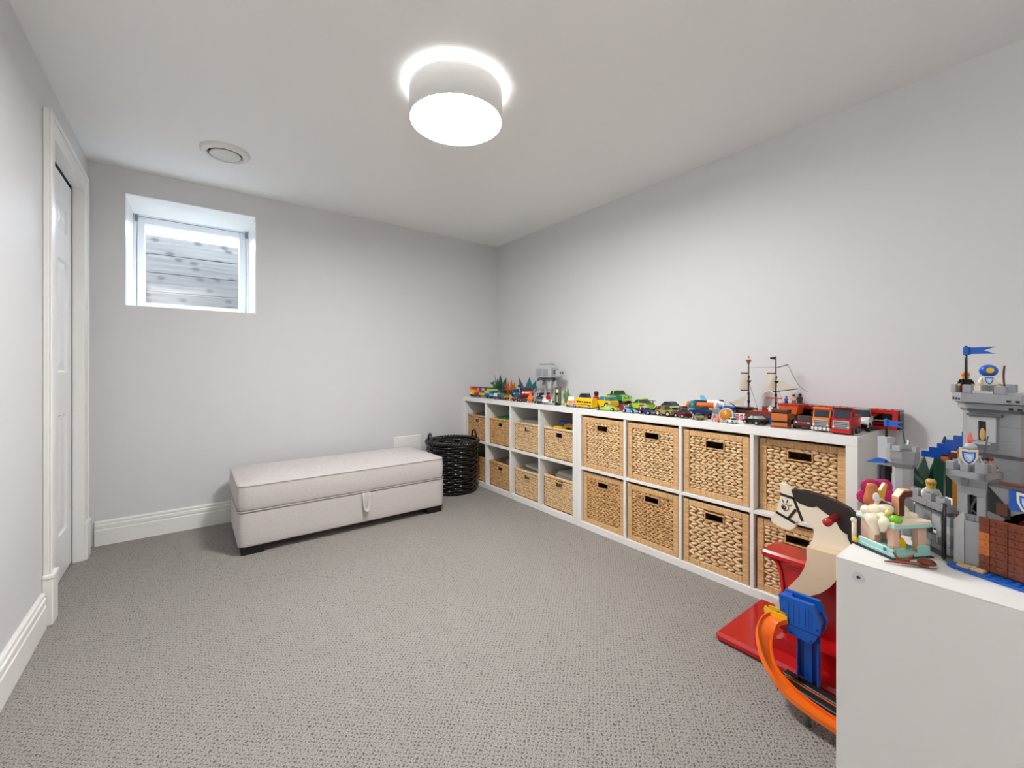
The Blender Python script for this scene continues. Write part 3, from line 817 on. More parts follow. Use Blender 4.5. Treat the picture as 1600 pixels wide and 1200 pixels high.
def figure(label, x, y, hd, h, legs, torso, head='skin', hair='brown', z=0., base=ZT, arms=None, name='toy_figure', group='small toy figures'):
    """blocky toy figure, h tall: two legs, tapered torso, arms, round head with hair"""
    t = thing(name, label, 'toy figure', (x, y, base + z), math.radians(hd), group); k = h / .040
    for s in (-1, 1): part('leg', bx(-.004 * k, .004 * k, s * .0003 * k, s * .0078 * k, 0, .0125 * k, b=.0005 * k), C_(legs), t)
    q = MB(); vs = []
    for (zz, w, d) in ((.0125, .0078, .004), (.0255, .0058, .0038)):
        vs += [(-d * k, -w * k, zz * k), (d * k, -w * k, zz * k), (d * k, w * k, zz * k), (-d * k, w * k, zz * k)]
    q.add(vs, [(3, 2, 1, 0), (4, 5, 6, 7), (0, 1, 5, 4), (1, 2, 6, 5), (2, 3, 7, 6), (3, 0, 4, 7)])
    part('torso', q, C_(torso), t)
    for s in (-1, 1):
        part('arm', MB().tube([(0, s * .0066 * k, .0242 * k), (.001 * k, s * .0092 * k, .019 * k), (.005 * k, s * .0094 * k, .0155 * k)], .0021 * k, 6), C_(arms or torso), t)
        part('hand', MB().ell(.0062 * k, s * .0094 * k, .0145 * k, .0022 * k, .0022 * k, .0022 * k, 8, 5), C_(head), t)
    hd_ = part('head', MB().lathe([(.0005, .0258 * k), (.004 * k, .026 * k), (.0052 * k, .0275 * k), (.0052 * k, .0332 * k), (.004 * k, .035 * k), (.0005, .0352 * k)], 14), C_(head), t)
    for s in (-1, 1): part('eye', MB().ell(.0050 * k, s * .0018 * k, .0312 * k, .0004 * k, .0007 * k, .0008 * k, 6, 4), C_('black'), hd_)
    part('hair', MB().lathe([(.0005, .0395 * k), (.004 * k, .0388 * k), (.006 * k, .036 * k), (.0062 * k, .0322 * k), (.0054 * k, .0322 * k)], 12).ell(-.003 * k, 0, .032 * k, .0036 * k, .0055 * k, .0045 * k, 8, 5), C_(hair), hd_)
    return t
def studs(q, x0, y0, z, nx, ny, p=.008, r=.0024, h=.0017):
    for i in range(nx):
        for j in range(ny): q.cyl((x0 + (i + .5) * p, y0 + (j + .5) * p, z), (x0 + (i + .5) * p, y0 + (j + .5) * p, z + h), r, n=8)
    return q

# ---- far shelf ------------------------------------------------
def block_train():
    t = thing('toy_train', 'long toy train carriage of multicoloured blocks by the corner', 'toy train', (.062, 1.205, ZT), -PI / 2)
    L, W = .36, .062
    part('chassis', bx(-L / 2, L / 2, -W / 2, W / 2, .014, .022, b=.001), C_('black'), t)
    cs = ['orange', 'yellow', 'red', 'white', 'magenta', 'lime', 'purple', 'orange', 'red', 'yellow', 'lblue', 'blue']
    rnd = random.Random(3); n = 9; w = L / n
    for j in range(3):
        for i in range(n):
            q = MB(); a = -L / 2 + i * w; h = .0215
            q.box(a + .0005, a + w - .0005, -W / 2, W / 2, .0225 + j * h, .0222 + (j + 1) * h, b=.0008)
            c = cs[rnd.randrange(len(cs))] if i < 6 else cs[rnd.choice([3, 5, 10, 11, 10, 11, 8])]
            part('block', q, C_(c), t)
    part('roof', bx(-L / 2 - .003, L / 2 + .003, -W / 2 - .002, W / 2 + .002, .0875, .093, b=.001), C_('black'), t)
    wm = wheel_mesh(.014, .008, 'black', 'dgrey')
    for i in (-.15, -.10, .10, .15):
        for s in (-1, 1): link('wheel', wm, t, (i, s * .027, .014))
    return t
block_train()
t = thing('toy_train', 'low flat toy wagon with white and lilac boxes behind the block carriage', 'toy train', (.058, .905, ZT), -PI / 2)
part('chassis', bx(-.095, .095, -.028, .028, .012, .022, b=.001), C_('black'), t)
for a, c in ((-.07, 'white'), (-.022, 'purple'), (.028, 'green'), (.07, 'orange')): part('crate', bx(a - .021, a + .021, -.026, .026, .0225, .05 if c != 'orange' else .036, b=.001), C_(c), t)
for i in (-.07, .07):
    for s in (-1, 1): link('wheel', wheel_mesh(.012, .008, 'black', 'dgrey'), t, (i, s * .026, .012))

def winged(label, x, y, hd, h, body, wings, name='toy_dragon', cat='toy dragon', spread=1.):
    t = thing(name, label, cat, (x, y, ZT), math.radians(hd)); k = h
    part('body', MB().tube([(-.55 * k, 0, .06 * k), (-.3 * k, 0, .12 * k), (-.05 * k, 0, .30 * k), (.12 * k, 0, .34 * k), (.26 * k, 0, .55 * k)], [.012 * k, .05 * k, .13 * k, .12 * k, .05 * k], 8), C_(body), t)
    hd_ = part('head', MB().ell(.33 * k, 0, .6 * k, .12 * k, .06 * k, .06 * k, 10, 6), C_(body), t)
    for s in (-1, 1):
        part('horn', MB().cyl((.26 * k, s * .04 * k, .64 * k), (.16 * k, s * .07 * k, .76 * k), .016 * k, .003 * k, 6), C_('black'), hd_)
        w = MB(); pts = [(.1, .06, .4), (.02, .22 * spread, 1.0), (-.08, .26 * spread, .62), (-.22, .36 * spread, .86), (-.26, .30 * spread, .5), (-.42, .34 * spread, .66), (-.3, .12, .25)]
        vs = [(a * k, s * b_ * k, c * k) for a, b_, c in pts] + [(a * k, s * b_ * k + .006 * k * 3, c * k) for a, b_, c in pts]; n = len(pts)
        w.add(vs, [tuple(range(n)), tuple(range(2 * n - 1, n - 1, -1))] + [(i, n + i, n + (i + 1) % n, (i + 1) % n) for i in range(n)])
        part('wing', w, C_(wings), t)
        for a in (-.14, .12): part('leg', MB().tube([(a * k, s * .09 * k, .26 * k), (a * k + .05 * k, s * .14 * k, .12 * k), (a * k + .06 * k, s * .14 * k, .0)], [.05 * k, .035 * k, .03 * k], 6), C_(body), t)
    return t
winged('spiky dark green toy dragon with raised wings behind the block train', .27, 1.27, 110, .20, 'green', 'dgreen')
winged('orange horned toy creature between the green dragon and blue flyer', .25, 1.07, 200, .165, 'dorange', 'orange', 'toy_creature', 'toy creature', .6)
winged('blue and grey winged toy creature left of the grey walker', .285, .90, 190, .185, 'navy', 'teal', 'toy_creature', 'toy creature', 1.5)
car('red toy pickup half hidden behind the flat wagon', .145, 1.005, 100, .11, .06, .075, 'red', 'pickup')
car('blue and green toy buggy under the blue winged creature', .165, .865, 240, .10, .065, .085, 'blue', 'monster', 'green', roof='green')
car('bright red-orange toy racer in front of the grey walker', .185, .735, 225, .15, .085, .105, 'dorange', 'monster', 'red', roof='red')
car('black toy monster truck with big grey-hubbed wheels', .055, .69, 190, .085, .055, .05, 'dgrey', 'monster', 'red')
def beast(label, x, y, hd, L, h, c, c2):
    t = thing('toy_dinosaur', label, 'toy dinosaur', (x, y, ZT), math.radians(hd))
    part('body', MB().tube([(-.5 * L, 0, .45 * h), (-.3 * L, 0, .5 * h), (-.05 * L, 0, .55 * h), (.15 * L, 0, .6 * h), (.3 * L, 0, .8 * h), (.38 * L, 0, .88 * h)], [.03 * h, .12 * h, .26 * h, .25 * h, .13 * h, .1 * h], 8), C_(c), t)
    part('head', MB().ell(.44 * L, 0, .86 * h, .12 * L, .11 * h, .13 * h, 8, 6), C_(c2), t)
    for a in (-.12, .14):
        for s in (-1, 1): part('leg', MB().cyl((a * L, s * .14 * h, .45 * h), (a * L + .02 * L, s * .17 * h, 0), .11 * h, .08 * h, 7), C_(c), t)
    return t
beast('small tan toy dinosaur at the front edge beside the wagon', .03, .755, 60, .085, .05, 'tan', 'peach')
figure('orange robot figure sprawled at the front edge before the walker', .045, .525, 200, .085, 'copper', 'orange', 'peach', 'copper', name='toy_robot')

def walker():
    t = thing('toy_walker', 'tall grey four-legged walking robot toy made of bricks', 'toy robot', (.255, .575, ZT), math.radians(-84))
    b = part('body', MB().prism([(-.085, .185), (-.085, .25), (-.06, .285), (.06, .288), (.085, .262), (.085, .19)], -.045, .045), C_('lgrey'), t)
    part('roof_plate', bx(-.05, .05, -.035, .035, .287, .298, b=.001), C_('grey'), b)
    for s in (-1, 1):
        for a in (-.045, .02): part('side_panel', bx(a - .026, a + .03, s * .045, s * .0475, .20, .255, b=.0008), C_('grey'), b)
    part('belly', bx(-.06, .06, -.03, .03, .165, .187, b=.001), C_('dgrey'), t)
    n = part('neck', bx(.083, .112, -.018, .018, .215, .248, b=.001), C_('dgrey'), t)
    part('head', bx(.108, .150, -.026, .026, .196, .245, b=.004), C_('lgrey'), t)
    for s in (-1, 1): part('eye', MB().cyl((.150, s * .012, .225), (.1515, s * .012, .225), .006, n=10), C_('black'), t)
    for a, lean in ((-.055, .01), (.055, -.008)):
        for s in (-1, 1):
            lg = part('leg', MB().box(a - .014, a + .014, s * .030 - .009, s * .030 + .009, .095, .178, b=.001).box(a + lean - .011, a + lean + .011, s * .030 - .007, s * .030 + .007, .012, .092, b=.001), C_('lgrey'), t)
            part('joint', MB().cyl((a + lean / 2, s * .030 - .011, .094), (a + lean / 2, s * .030 + .011, .094), .011, n=12), C_('grey'), lg)
            part('hip', MB().cyl((a, s * .030 - .011, .17), (a, s * .030 + .011, .17), .015, n=12), C_('dgrey'), lg)
            part('foot', MB().cyl((a + lean, s * .030, 0), (a + lean, s * .030, .013), .019, .015, n=14), C_('grey'), lg)
walker()
car('black toy race car with red trim under the walker', .135, .495, 250, .13, .065, .075, 'black', 'race', 'red', wing='black')
figure('dark red toy figure standing against the walker legs', .115, .405, 180, .085, 'maroon', 'red', 'red', 'maroon')
t = thing('toy_aircraft', 'small white toy aircraft with black window at the front edge', 'toy aircraft', (.032, .315, ZT), math.radians(-75))
part('fuselage', bx(-.045, .04, -.014, .014, .012, .034, b=.004), C_('white'), t)
part('wing', bx(-.015, .02, -.045, .045, .020, .026, b=.002), C_('white'), t)
part('tail', MB().prism([(-.045, .03), (-.045, .066), (-.03, .066), (-.015, .03)], -.003, .003), C_('white'), t)
part('tail_plane', bx(-.045, -.028, -.024, .024, .058, .063, b=.001), C_('lgrey'), t)
part('window', bx(.012, .032, -.0145, .0145, .024, .032), C_('black'), t)
part('nose', MB().cyl((.04, 0, .022), (.055, 0, .02), .010, .004, 10), C_('dgrey'), t)
for a, s in ((.025, 0), (-.02, -1), (-.02, 1)): part('skid', MB().cyl((a, s * .02, 0), (a, s * .012, .02), .003, n=6), C_('grey'), t)
t = thing('brick_tower', 'narrow green and black brick tower with white window panes', 'toy building', (.050, .232, ZT), math.radians(-70))
part('base', bx(-.018, .018, -.016, .016, 0, .012, b=.0008), C_('black'), t)
for a in (-.0155, .0155): part('side_column', bx(a - .004, a + .004, -.014, .014, .0122, .122, b=.0008), C_('olive'), t)
part('core', bx(-.0112, .0112, -.008, .012, .0122, .118), C_('black'), t)
part('upper_pane', bx(-.009, .009, -.0125, -.008, .088, .112), C_('white'), t); part('lower_pane', bx(-.0045, .0045, -.0125, -.008, .02, .07), C_('silver'), t)
part('cap', bx(-.02, .02, -.016, .016, .1222, .13, b=.0008), C_('olive'), t)
t = thing('toy_cactus', 'green toy cactus with side arms beside the brick tower', 'toy plant', (.090, .185, ZT))
part('pot', MB().lathe([(.0005, 0), (.018, 0), (.021, .018), (.0005, .018)], 14), C_('lime'), t)
part('trunk', MB().tube([(0, 0, .017), (0, 0, .07), (0, 0, .112), (0, 0, .119)], [.016, .017, .015, .006], 10), P_('cactus', (108, 136, 84)), t)
for s in (-1, 1): part('branch', MB().tube([(0, s * .012, .05), (0, s * .026, .055), (0, s * .028, .082)], .007, 7), P_('cactus', (108, 136, 84)), t)
car('vintage rounded orange and white toy car left of the yellow bus', .052, .100, 215, .085, .052, .068, 'orange', 'beetle', 'silver', roof='white', win='lblue')
def bus():
    t = thing('toy_bus', 'yellow toy school bus with black side windows at the front edge', 'toy bus', (.050, -.035, ZT), math.radians(90))
    part('body', MB().prism([(-.026, .010), (-.026, .055), (-.018, .066), (.018, .066), (.026, .055), (.026, .010)], -.075, .075, 'x'), C_('yellow'), t)
    part('bonnet', bx(.075, .098, -.021, .021, .010, .034, b=.004), C_('silver'), t)
    part('windscreen', bx(.0752, .0765, -.018, .018, .038, .056), C_('glass'), t)
    part('grille', bx(.098, .1005, -.014, .014, .014, .03), C_('dgrey'), t)
    for s in (-1, 1):
        for i in range(6): part('window', bx(-.066 + i * .022, -.051 + i * .022, s * .0258, s * .0268, .036, .046), C_('black'), t)
        part('rub_rail', bx(-.074, .074, s * .0258, s * .027, .022, .0245), C_('black'), t)
        for a in (-.05, .08): link('wheel', wheel_mesh(.012, .008, 'black', 'silver'), t, (a, s * .0225, .012))
    part('roof_hatch', bx(-.02, .01, -.01, .01, .0655, .0685), C_('amber'), t)
bus()
car('olive off-road toy car with black roof behind the yellow bus', .235, .165, 100, .105, .06, .08, 'olive', 'suv', 'black', roof='black')
figure('red and black toy robot standing behind the yellow jeep', .205, .015, 180, .105, 'black', 'red', 'maroon', 'black', name='toy_robot')
car('large yellow toy jeep with blue windows right of the bus', .135, -.125, 84, .165, .075, .082, 'yellow', 'suv', 'amber', win='teal')
car('flat lime green toy wedge car at the front edge by the bus', .035, -.225, 96, .155, .055, .040, 'lime', 'race', 'dgrey', roof='dgrey', win='silver')
car('green toy monster truck raised on huge black wheels near the wall', .29, -.11, 262, .145, .095, .112, 'green', 'monster', 'lime', roof='lime', tyre='black', hub='dgrey', stripe='lime')
car('low red toy sports car behind the flat lime wedge', .115, -.275, 84, .115, .05, .036, 'red', 'sports', 'black')
car('bright lime green toy sports car behind the pale blue racer', .215, -.34, 80, .17, .075, .072, 'lime', 'sports', 'black', wing='black')
car('second lime green toy sports car, behind the khaki jeep', .215, -.53, 78, .165, .075, .066, 'lime', 'sports', 'black', roof='black')
car('red toy hot rod between the lime cars and front racers', .125, -.405, 80, .08, .045, .045, 'red', 'race', 'black', wing='red')
car('pale blue toy racing car with black wheels at the front edge', .043, -.395, 262, .092, .052, .042, 'lblue', 'race', 'white', tyre='black', wing='white')
car('navy and white toy racing car second along the front edge', .048, -.505, 258, .100, .052, .044, 'navy', 'race', 'white', wing='white', roof='white')
car('khaki toy army jeep with pale wheels at the front edge', .052, -.62, 84, .105, .055, .055, 'khaki', 'pickup', 'olive', roof='olive', win='olive', hub='tan')
car('orange-red toy coupe near the wall beyond the khaki jeep', .18, -.64, 80, .08, .048, .05, 'dorange', 'sports', 'yellow')
car('dark maroon toy car right of the khaki jeep', .055, -.715, 78, .075, .048, .046, 'maroon', 'sports', 'black')
car('white toy coupe with blue stripe behind the maroon car', .128, -.715, 76, .085, .048, .042, 'white', 'sports', 'blue', stripe='blue')
car('navy blue toy off-roader with chunky wheels', .105, -.795, 70, .085, .06, .062, 'navy', 'monster', 'dgrey')
car('black toy coupe with orange roof behind the navy racer', .128, -.525, 78, .08, .046, .046, 'black', 'sports', 'silver', roof='orange')
car('small silver toy pickup behind the khaki jeep', .125, -.625, 80, .075, .045, .045, 'silver', 'pickup', 'red')
car('grey toy buggy with black wheels at the front edge below the walker', .045, .435, 75, .075, .05, .042, 'grey', 'monster', 'black')
car('teal toy van between the red pickup and the racer', .215, .985, 80, .09, .05, .075, 'teal', 'suv', 'black')
car('small brown toy jeep at the front edge beside the orange robot', .045, .625, 70, .075, .045, .045, 'rbrown', 'pickup', 'tan')
car('tiny olive-lime toy car at the front edge', .028, -.815, 72, .055, .034, .034, 'khaki', 'sports', 'lime', stripe='lime')
t = thing('toy_blaster', 'orange and teal toy dart blaster lying behind the small cars', 'toy blaster', (.215, -.720, ZT), math.radians(-86))
part('barrel', MB().cyl((-.065, 0, .062), (.085, 0, .062), .014, n=14), C_('orange'), t)
part('muzzle', MB().cyl((.085, 0, .062), (.098, 0, .062), .018, .016, n=14), C_('white'), t)
part('drum', MB().cyl((-.045, 0, .05), (-.012, 0, .05), .032, n=18), C_('teal'), t)
part('grip', MB().prism([(-.07, .06), (-.045, .06), (-.055, 0), (-.085, 0)], -.010, .010), C_('orange'), t)
part('fore_grip', bx(.03, .05, -.009, .009, 0, .055, b=.002), C_('orange'), t)
part('sight', bx(-.03, .04, -.004, .004, .075, .086, b=.001), C_('navy'), t)
t = thing('toy_bucket', 'small royal blue toy tub behind the orange goggles', 'toy tub', (.185, -.885, ZT), .3)
part('tub', MB().lathe([(.0005, .001), (.030, 0), (.036, .058), (.039, .058), (.039, .063), (.034, .063), (.028, .006), (.0005, .006)], 20), C_('blue'), t)
part('handle', MB().tube([(.038 * math.cos(PI * i / 10), .012, .06 + .022 * math.sin(PI * i / 10)) for i in range(11)], .002, 5), C_('white'), t)
t = thing('toy_aircraft', 'white toy jet plane near the wall left of the ship', 'toy aircraft', (.325, -.742, ZT), math.radians(-88))
part('fuselage', MB().tube([(-.07, 0, .062), (-.05, 0, .066), (.03, 0, .068), (.07, 0, .062), (.09, 0, .058)], [.006, .014, .016, .011, .003], 10), C_('white'), t)
part('wing', MB().prism([(-.02, -.05), (.0, -.05), (.03, 0), (.0, .05), (-.02, .05), (-.01, 0)], .058, .063, 'z'), C_('white'), t)
part('tail_fin', MB().prism([(-.07, .066), (-.078, .106), (-.055, .106), (-.03, .07)], -.002, .002), C_('lblue'), t)
part('canopy', MB().ell(.04, 0, .078, .02, .008, .009, 10, 6), C_('navy'), t)
for a, s in ((.05, 0), (-.02, -.03), (-.02, .03)): part('landing_leg', MB().cyl((a, s, .0), (a, s, .06), .003, n=6), C_('lgrey'), t)
beast('small pink toy animal at the front edge left of the amber goggles', .035, -.895, 200, .045, .042, 'pink', 'peach')
t = thing('toy_helmet', 'round amber toy dome with grey ring beside the pink animal', 'toy', (.062, -.945, ZT))
part('ring', MB().lathe([(.032, 0), (.036, .004), (.036, .014), (.029, .016), (.029, 0)], 22, closed=True, M=Matrix.Translation((0, 0, .032)) @ Matrix.Rotation(-PI / 2 + .25, 4, 'Y') @ Matrix.Translation((0, 0, -.005))), C_('lgrey'), t)
part('dome', MB().ell(0, 0, .032, .026, .031, .031, 14, 10), C_('amber'), t)
part('foot', bx(-.012, .014, -.016, .016, 0, .006, b=.001), C_('copper'), t)
figure('little orange and red toy figure lying by the amber dome', .020, -.925, 160, .028, 'red', 'orange', 'peach', 'orange')
car('tiny white toy hatchback at the front edge before the grid tray', .026, -.985, 76, .048, .030, .028, 'white', 'beetle', 'silver')
t = thing('toy_tray', 'small white and red lattice toy tray left of the ship', 'toy tray', (.092, -.985, ZT), .2)
part('base', bx(-.022, .022, -.034, .034, 0, .012, b=.001), C_('white'), t)
for i in range(4): part('lattice_bar', bx(-.022, -.019, -.031 + i * .018, -.026 + i * .018, .012, .042), C_('white'), t)
for z in (.018, .03, .041): part('lattice_bar', bx(-.0235, -.019, -.034, .032, z, z + .004), C_('pink' if z < .04 else 'white'), t)
part('fill', bx(-.018, .018, -.03, .03, .0125, .03, b=.001), C_('pink'), t)
car('low black toy speedster with clear canopy in front of the ship', .085, -1.065, 70, .105, .055, .042, 'black', 'sports', 'silver', win='silver')
car('small blue toy racer between the speedster and the brown crates', .16, -1.115, 80, .075, .045, .045, 'blue', 'race', 'white', wing='white')

# ---- sailing ship ------------------------------------------------
def ship():
    t = thing('toy_ship', 'two-masted brown brick pirate ship with grey sails against the wall', 'toy ship', (.262, -1.03, ZT), math.radians(-90))
    k = 1.
    def hullring(z, f):
        pts = [(-.155, .0), (-.12, .034), (-.03, .046), (.08, .046), (.15, .040), (.15, -.040), (.08, -.046), (-.03, -.046), (-.12, -.034)]
        return [(a * (1 if a > 0 else (.92 + .08 * f)), b_ * f, z) for a, b_ in pts]
    R = [hullring(.0, .55), hullring(.018, .85), hullring(.04, 1.), hullring(.048, 1.)]
    vs = [p for r in R for p in r]; n = 9; fs = [tuple(range(n))]
    for g in range(3): fs += [(g * n + i, (g + 1) * n + i, (g + 1) * n + (i + 1) % n, g * n + (i + 1) % n) for i in range(n)]
    fs.append(tuple(range(4 * n - 1, 3 * n - 1, -1)))
    h = part('hull', MB().add(vs, fs), C_('brown'), t)
    part('stern_castle', MB().prism([(.09, .045), (.08, .085), (.165, .095), (.155, .045)], -.038, .038), C_('dorange'), t)
    part('stern_rail', bx(.078, .168, -.042, .042, .085, .094, b=.001), C_('red'), t)
    part('bow_deck', bx(-.13, -.06, -.03, .03, .0482, .062, b=.001), C_('black'), t)
    part('deck_stripe', bx(-.05, .085, -.047, .047, .043, .0495, b=.001), C_('red'), t)
    part('bowsprit', MB().cyl((-.13, 0, .055), (-.165, 0, .078), .004, .003, n=7), C_('brown'), t)
    for (mx, top, nm) in ((-.072, .315, 'fore'), (.055, .32, 'main')):
        m_ = part('mast', MB().cyl((mx, 0, .045), (mx, 0, top), .0045, .003, n=8), C_('brown'), t)
        for z in (.085, .125, .21): part('mast_collar', MB().cyl((mx, 0, z), (mx, 0, z + .012), .006, n=8), C_('black'), m_)
        part('mast_top', MB().lathe([(.004, .185), (.014, .195), (.014, .199), (.004, .199)], 12, c=(mx, 0)), C_('black'), m_)
        for z in (.235, .148):
            part('yard', MB().cyl((mx - .036, -.006, z), (mx + .004, -.006, z), .0032, n=7), C_('black'), m_)
        sl = MB(); N = 8; vs = []
        for j in range(N + 1):
            f = j / N; z = .233 - f * .083; bulge = .012 * math.sin(PI * f)
            for i in range(5):
                g = i / 4; vs.append((mx - .034 - .008 * f + g * (.036 + .006 * f), -.010 - bulge * (1 - (2 * g - 1) ** 2), z))
        fs = [(j * 5 + i, j * 5 + i + 1, (j + 1) * 5 + i + 1, (j + 1) * 5 + i) for j in range(N) for i in range(4)]
        m2 = len(vs); vs2 = vs + [(a, b_ + .0012, c) for a, b_, c in vs]
        sl.add(vs2, fs + [tuple(i + m2 for i in f_[::-1]) for f_ in fs], True)
        part('sail', sl, mat('sailcloth', COLS['sail'], .9, var=.06, scale=60), m_)
        for s in (-1, 1):
            part('shroud', MB().cyl((mx, s * .003, .19), (mx + .028, s * .042, .05), .0008, n=4), C_('black'), m_)
    part('crows_nest', MB().lathe([(.004, .283), (.014, .303), (.012, .303), (.003, .287)], 10, c=(-.072, 0)), C_('rbrown'), t)
    part('cross_rope', MB().cyl((-.072, 0, .262), (.055, 0, .266), .0009, n=4), C_('black'), t)
    part('boom', MB().cyl((.055, 0, .262), (.108, 0, .278), .0018, n=5), C_('black'), t)
    part('stay_rope', MB().tube([(.108 + .082 * (i / 8), 0, .278 - .125 * (1 - (1 - i / 8) ** 1.8)) for i in range(9)], .0009, 4), C_('black'), t)
    part('lateen_sail', MB().prism([(.066, .205), (.150, .165), (.068, .150)], -.001, .001), mat('sailcloth', COLS['sail'], .9), t)
    part('lateen_boom', MB().cyl((.058, 0, .148), (.152, 0, .164), .002, n=5), C_('black'), t)
    part('jib_sail', MB().prism([(-.162, .078), (-.082, .122), (-.10, .066)], -.001, .001), mat('sailcloth', COLS['sail'], .9), t)
    part('pennant', MB().prism([(.054, .318), (.054, .303), (.03, .306), (.028, .314)], -.0008, .0008), C_('black'), t)
    part('hook', MB().tube([(.055 - .026 + .026 * math.cos(a) * .9, -.012, .130 + .02 * math.sin(a)) for a in [PI * i / 8 for i in range(9)]], .0028, 6), C_('white'), t)
    part('ladder_plank', bx(.03, .10, -.052, -.048, .115, .121), C_('red'), t)
    part('deck_house', bx(.0, .05, -.02, .02, .048, .072, b=.001), C_('rbrown'), t)
    part('cannon', MB().cyl((-.02, -.03, .058), (-.02, -.062, .062), .006, .005, n=10), C_('dgrey'), t)
ship()
SB = HS + .0005
for (lb, dx, dy, z, h, lg, to, he, ha) in (
        ('tan toy sailor in the crow\'s nest of the ship', .262, -.958, .288, .036, 'tan', 'cream', 'peach', 'amber'),
        ('blue-coated toy sailor on the stern deck of the ship', .252, -1.135, .0945, .034, 'black', 'blue', 'skin', 'navy'),
        ('toy sailor with dark hat and blue tunic on the stern', .268, -1.160, .0950, .042, 'olive', 'tan', 'peach', 'black'),
        ('black-cloaked toy figure at the very end of the stern', .265, -1.187, .0955, .048, 'black', 'black', 'maroon', 'black'),
        ('white toy skeleton-like sailor amidships', .225, -1.075, .050, .038, 'white', 'white', 'white', 'lgrey')):
    figure(lb, dx, dy, 180, h, lg, to, he, ha, z=z)

# ---- near end of the shelf ------------------------------------------
t = thing('brick_crates', 'stacked light brown toy crates at the front edge below the ship', 'toy building', (.062, -1.185, ZT), math.radians(-88))
for i, (c, z0, z1) in enumerate((('copper', 0, .022), ('black', .0222, .030), ('copper', .0302, .062), ('black', .0622, .067), ('brown', .0672, .080))):
    part('crate', bx(-.033 + (.004 if i == 3 else 0), .030, -.025, .025, z0, z1, b=.001), C_(c), t)
part('ledge', bx(-.036, .040, -.030, -.0255, 0, .007, b=.001), C_('rbrown'), t)
part('bracket', bx(.0305, .042, -.02, .02, .018, .04, b=.001), C_('black'), t)
car('small brown and white toy hot rod facing the room', .10, -1.262, 184, .085, .068, .055, 'maroon', 'pickup', 'black', win='black', roof='brown', hub='dgrey')
def truck(label, x, y, W, L, H, c1, c2, cl, bump, rackc=None):
    t = thing('toy_truck', label, 'toy truck', (x, y, ZT), PI)
    part('chassis', bx(-L / 2, L / 2 - .006, -W * .42, W * .42, .010, .020, b=.001), C_('black'), t)
    cab = part('cab', MB().prism([(L * .05, .0202), (L * .05, H), (L * .36, H), (L * .43, H * .62), (L * .5, H * .58), (L * .5, .0202)], -W * .46, W * .46), C_(c1), t)
    part('windscreen', MB().prism([(L * .368, H * .93), (L * .432, H * .63), (L * .440, H * .63), (L * .376, H * .93)], -W * .40, W * .40), C_('glass'), cab)
    part('grille', bx(L * .5, L * .515, -W * .40, W * .40, H * .22, H * .54, b=.0008), C_(c2), t)
    for i in range(4): part('grille_slat', bx(L * .515, L * .522, -W * .34, W * .34, H * (.25 + i * .07), H * (.285 + i * .07)), C_('dgrey'), t)
    for s in (-1, 1): part('headlight', MB().cyl((L * .515, s * W * .36, H * .3), (L * .53, s * W * .36, H * .3), W * .06, n=10), C_('white'), t)
    part('bumper', bx(L * .47, L * .55, -W * .5, W * .5, .006, H * .20, b=.002), C_(bump), t)
    part('cargo_bed', bx(-L / 2, L * .045, -W * .46, W * .46, .0202, H * .72, b=.001), C_(cl), t)
    part('visor', bx(L * .30, L * .42, -W * .47, W * .47, H * .98, H * 1.05, b=.001), C_(rackc or c1), t)
    for s in (-1, 1):
        for a in (-.34, -.1, .3): link('wheel', wheel_mesh(.0135, .010, 'black', 'dgrey'), t, (a * L, s * W * .44, .0135))
        part('mirror', bx(L * .36, L * .38, s * W * .46, s * W * .56, H * .7, H * .86), C_('black'), t)
    return t
t = truck('orange and white toy lorry facing the room', .115, -1.334, .066, .13, .094, 'orange', 'lgrey', 'orange', 'white')
for i in range(4):
    for j in range(2): part('grille_stud', MB().cyl((.0695, -.022 + i * .0145, .011 + j * .008 + .0), (.073, -.022 + i * .0145, .011 + j * .008), .003, n=8), C_('dgrey'), t)
truck('red toy lorry with black windscreen and grey grille facing the room', .088, -1.410, .066, .135, .100, 'red', 'lgrey', 'red', 'red', 'black')
car('white and black toy off-roader with roof rack beside the red lorry', .240, -1.420, 184, .105, .07, .088, 'white', 'suv', 'black', roof='silver', hub='dgrey')
def trailer():
    t = thing('toy_trailer', 'very long red brick-built open-sided toy trailer along the wall', 'toy trailer', (.335, -1.315, ZT), math.radians(-90))
    L, W, H = .42, .066, .086
    part('base', bx(-L / 2, L / 2, -W / 2, W / 2, .004, .018, b=.001), C_('red'), t)
    q = bx(-L / 2, L / 2 + .004, -W / 2, W / 2, H - .016, H, b=.001); part('roof', q, C_('red'), t)
    for i in range(16): part('roof_stud', MB().cyl((-L / 2 + .02 + i * .0255, -W / 2 + .012, H), (-L / 2 + .02 + i * .0255, -W / 2 + .012, H + .0025), .0045, n=8), C_('maroon'), t)
    for a in (-L / 2, L / 2 - .016): part('end_post', bx(a, a + .018, -W / 2, W / 2, .018, H - .016, b=.001), C_('red'), t)
    part('end_cap', bx(L / 2 + .0025, L / 2 + .008, -W / 2, W / 2, .004, H, b=.001), C_('black'), t)
    part('inner_panel', bx(-L / 2 + .018, L / 2 - .02, W / 2 - .006, W / 2 - .002, .018, H - .016), C_('black'), t)
    for i, (a, z) in enumerate(((.02, .05), (.10, .036), (.09, .024))): part('inner_rail', bx(a - .12, a + .09, -W / 2 + .012 + i * .004, -W / 2 + .018 + i * .004, z, z + .006), C_('red' if i != 1 else 'silver'), t)
    part('side_flap', MB().prism([(.05, H - .018), (.15, H - .018), (.13, H - .04), (.04, H - .03)], -W / 2 + .001, -W / 2 + .003), C_('red'), t)
    for a in (-.12, .13): part('wheel_block', bx(a - .02, a + .02, -W / 2 + .004, W / 2 - .004, 0, .0045), C_('black'), t)
trailer()

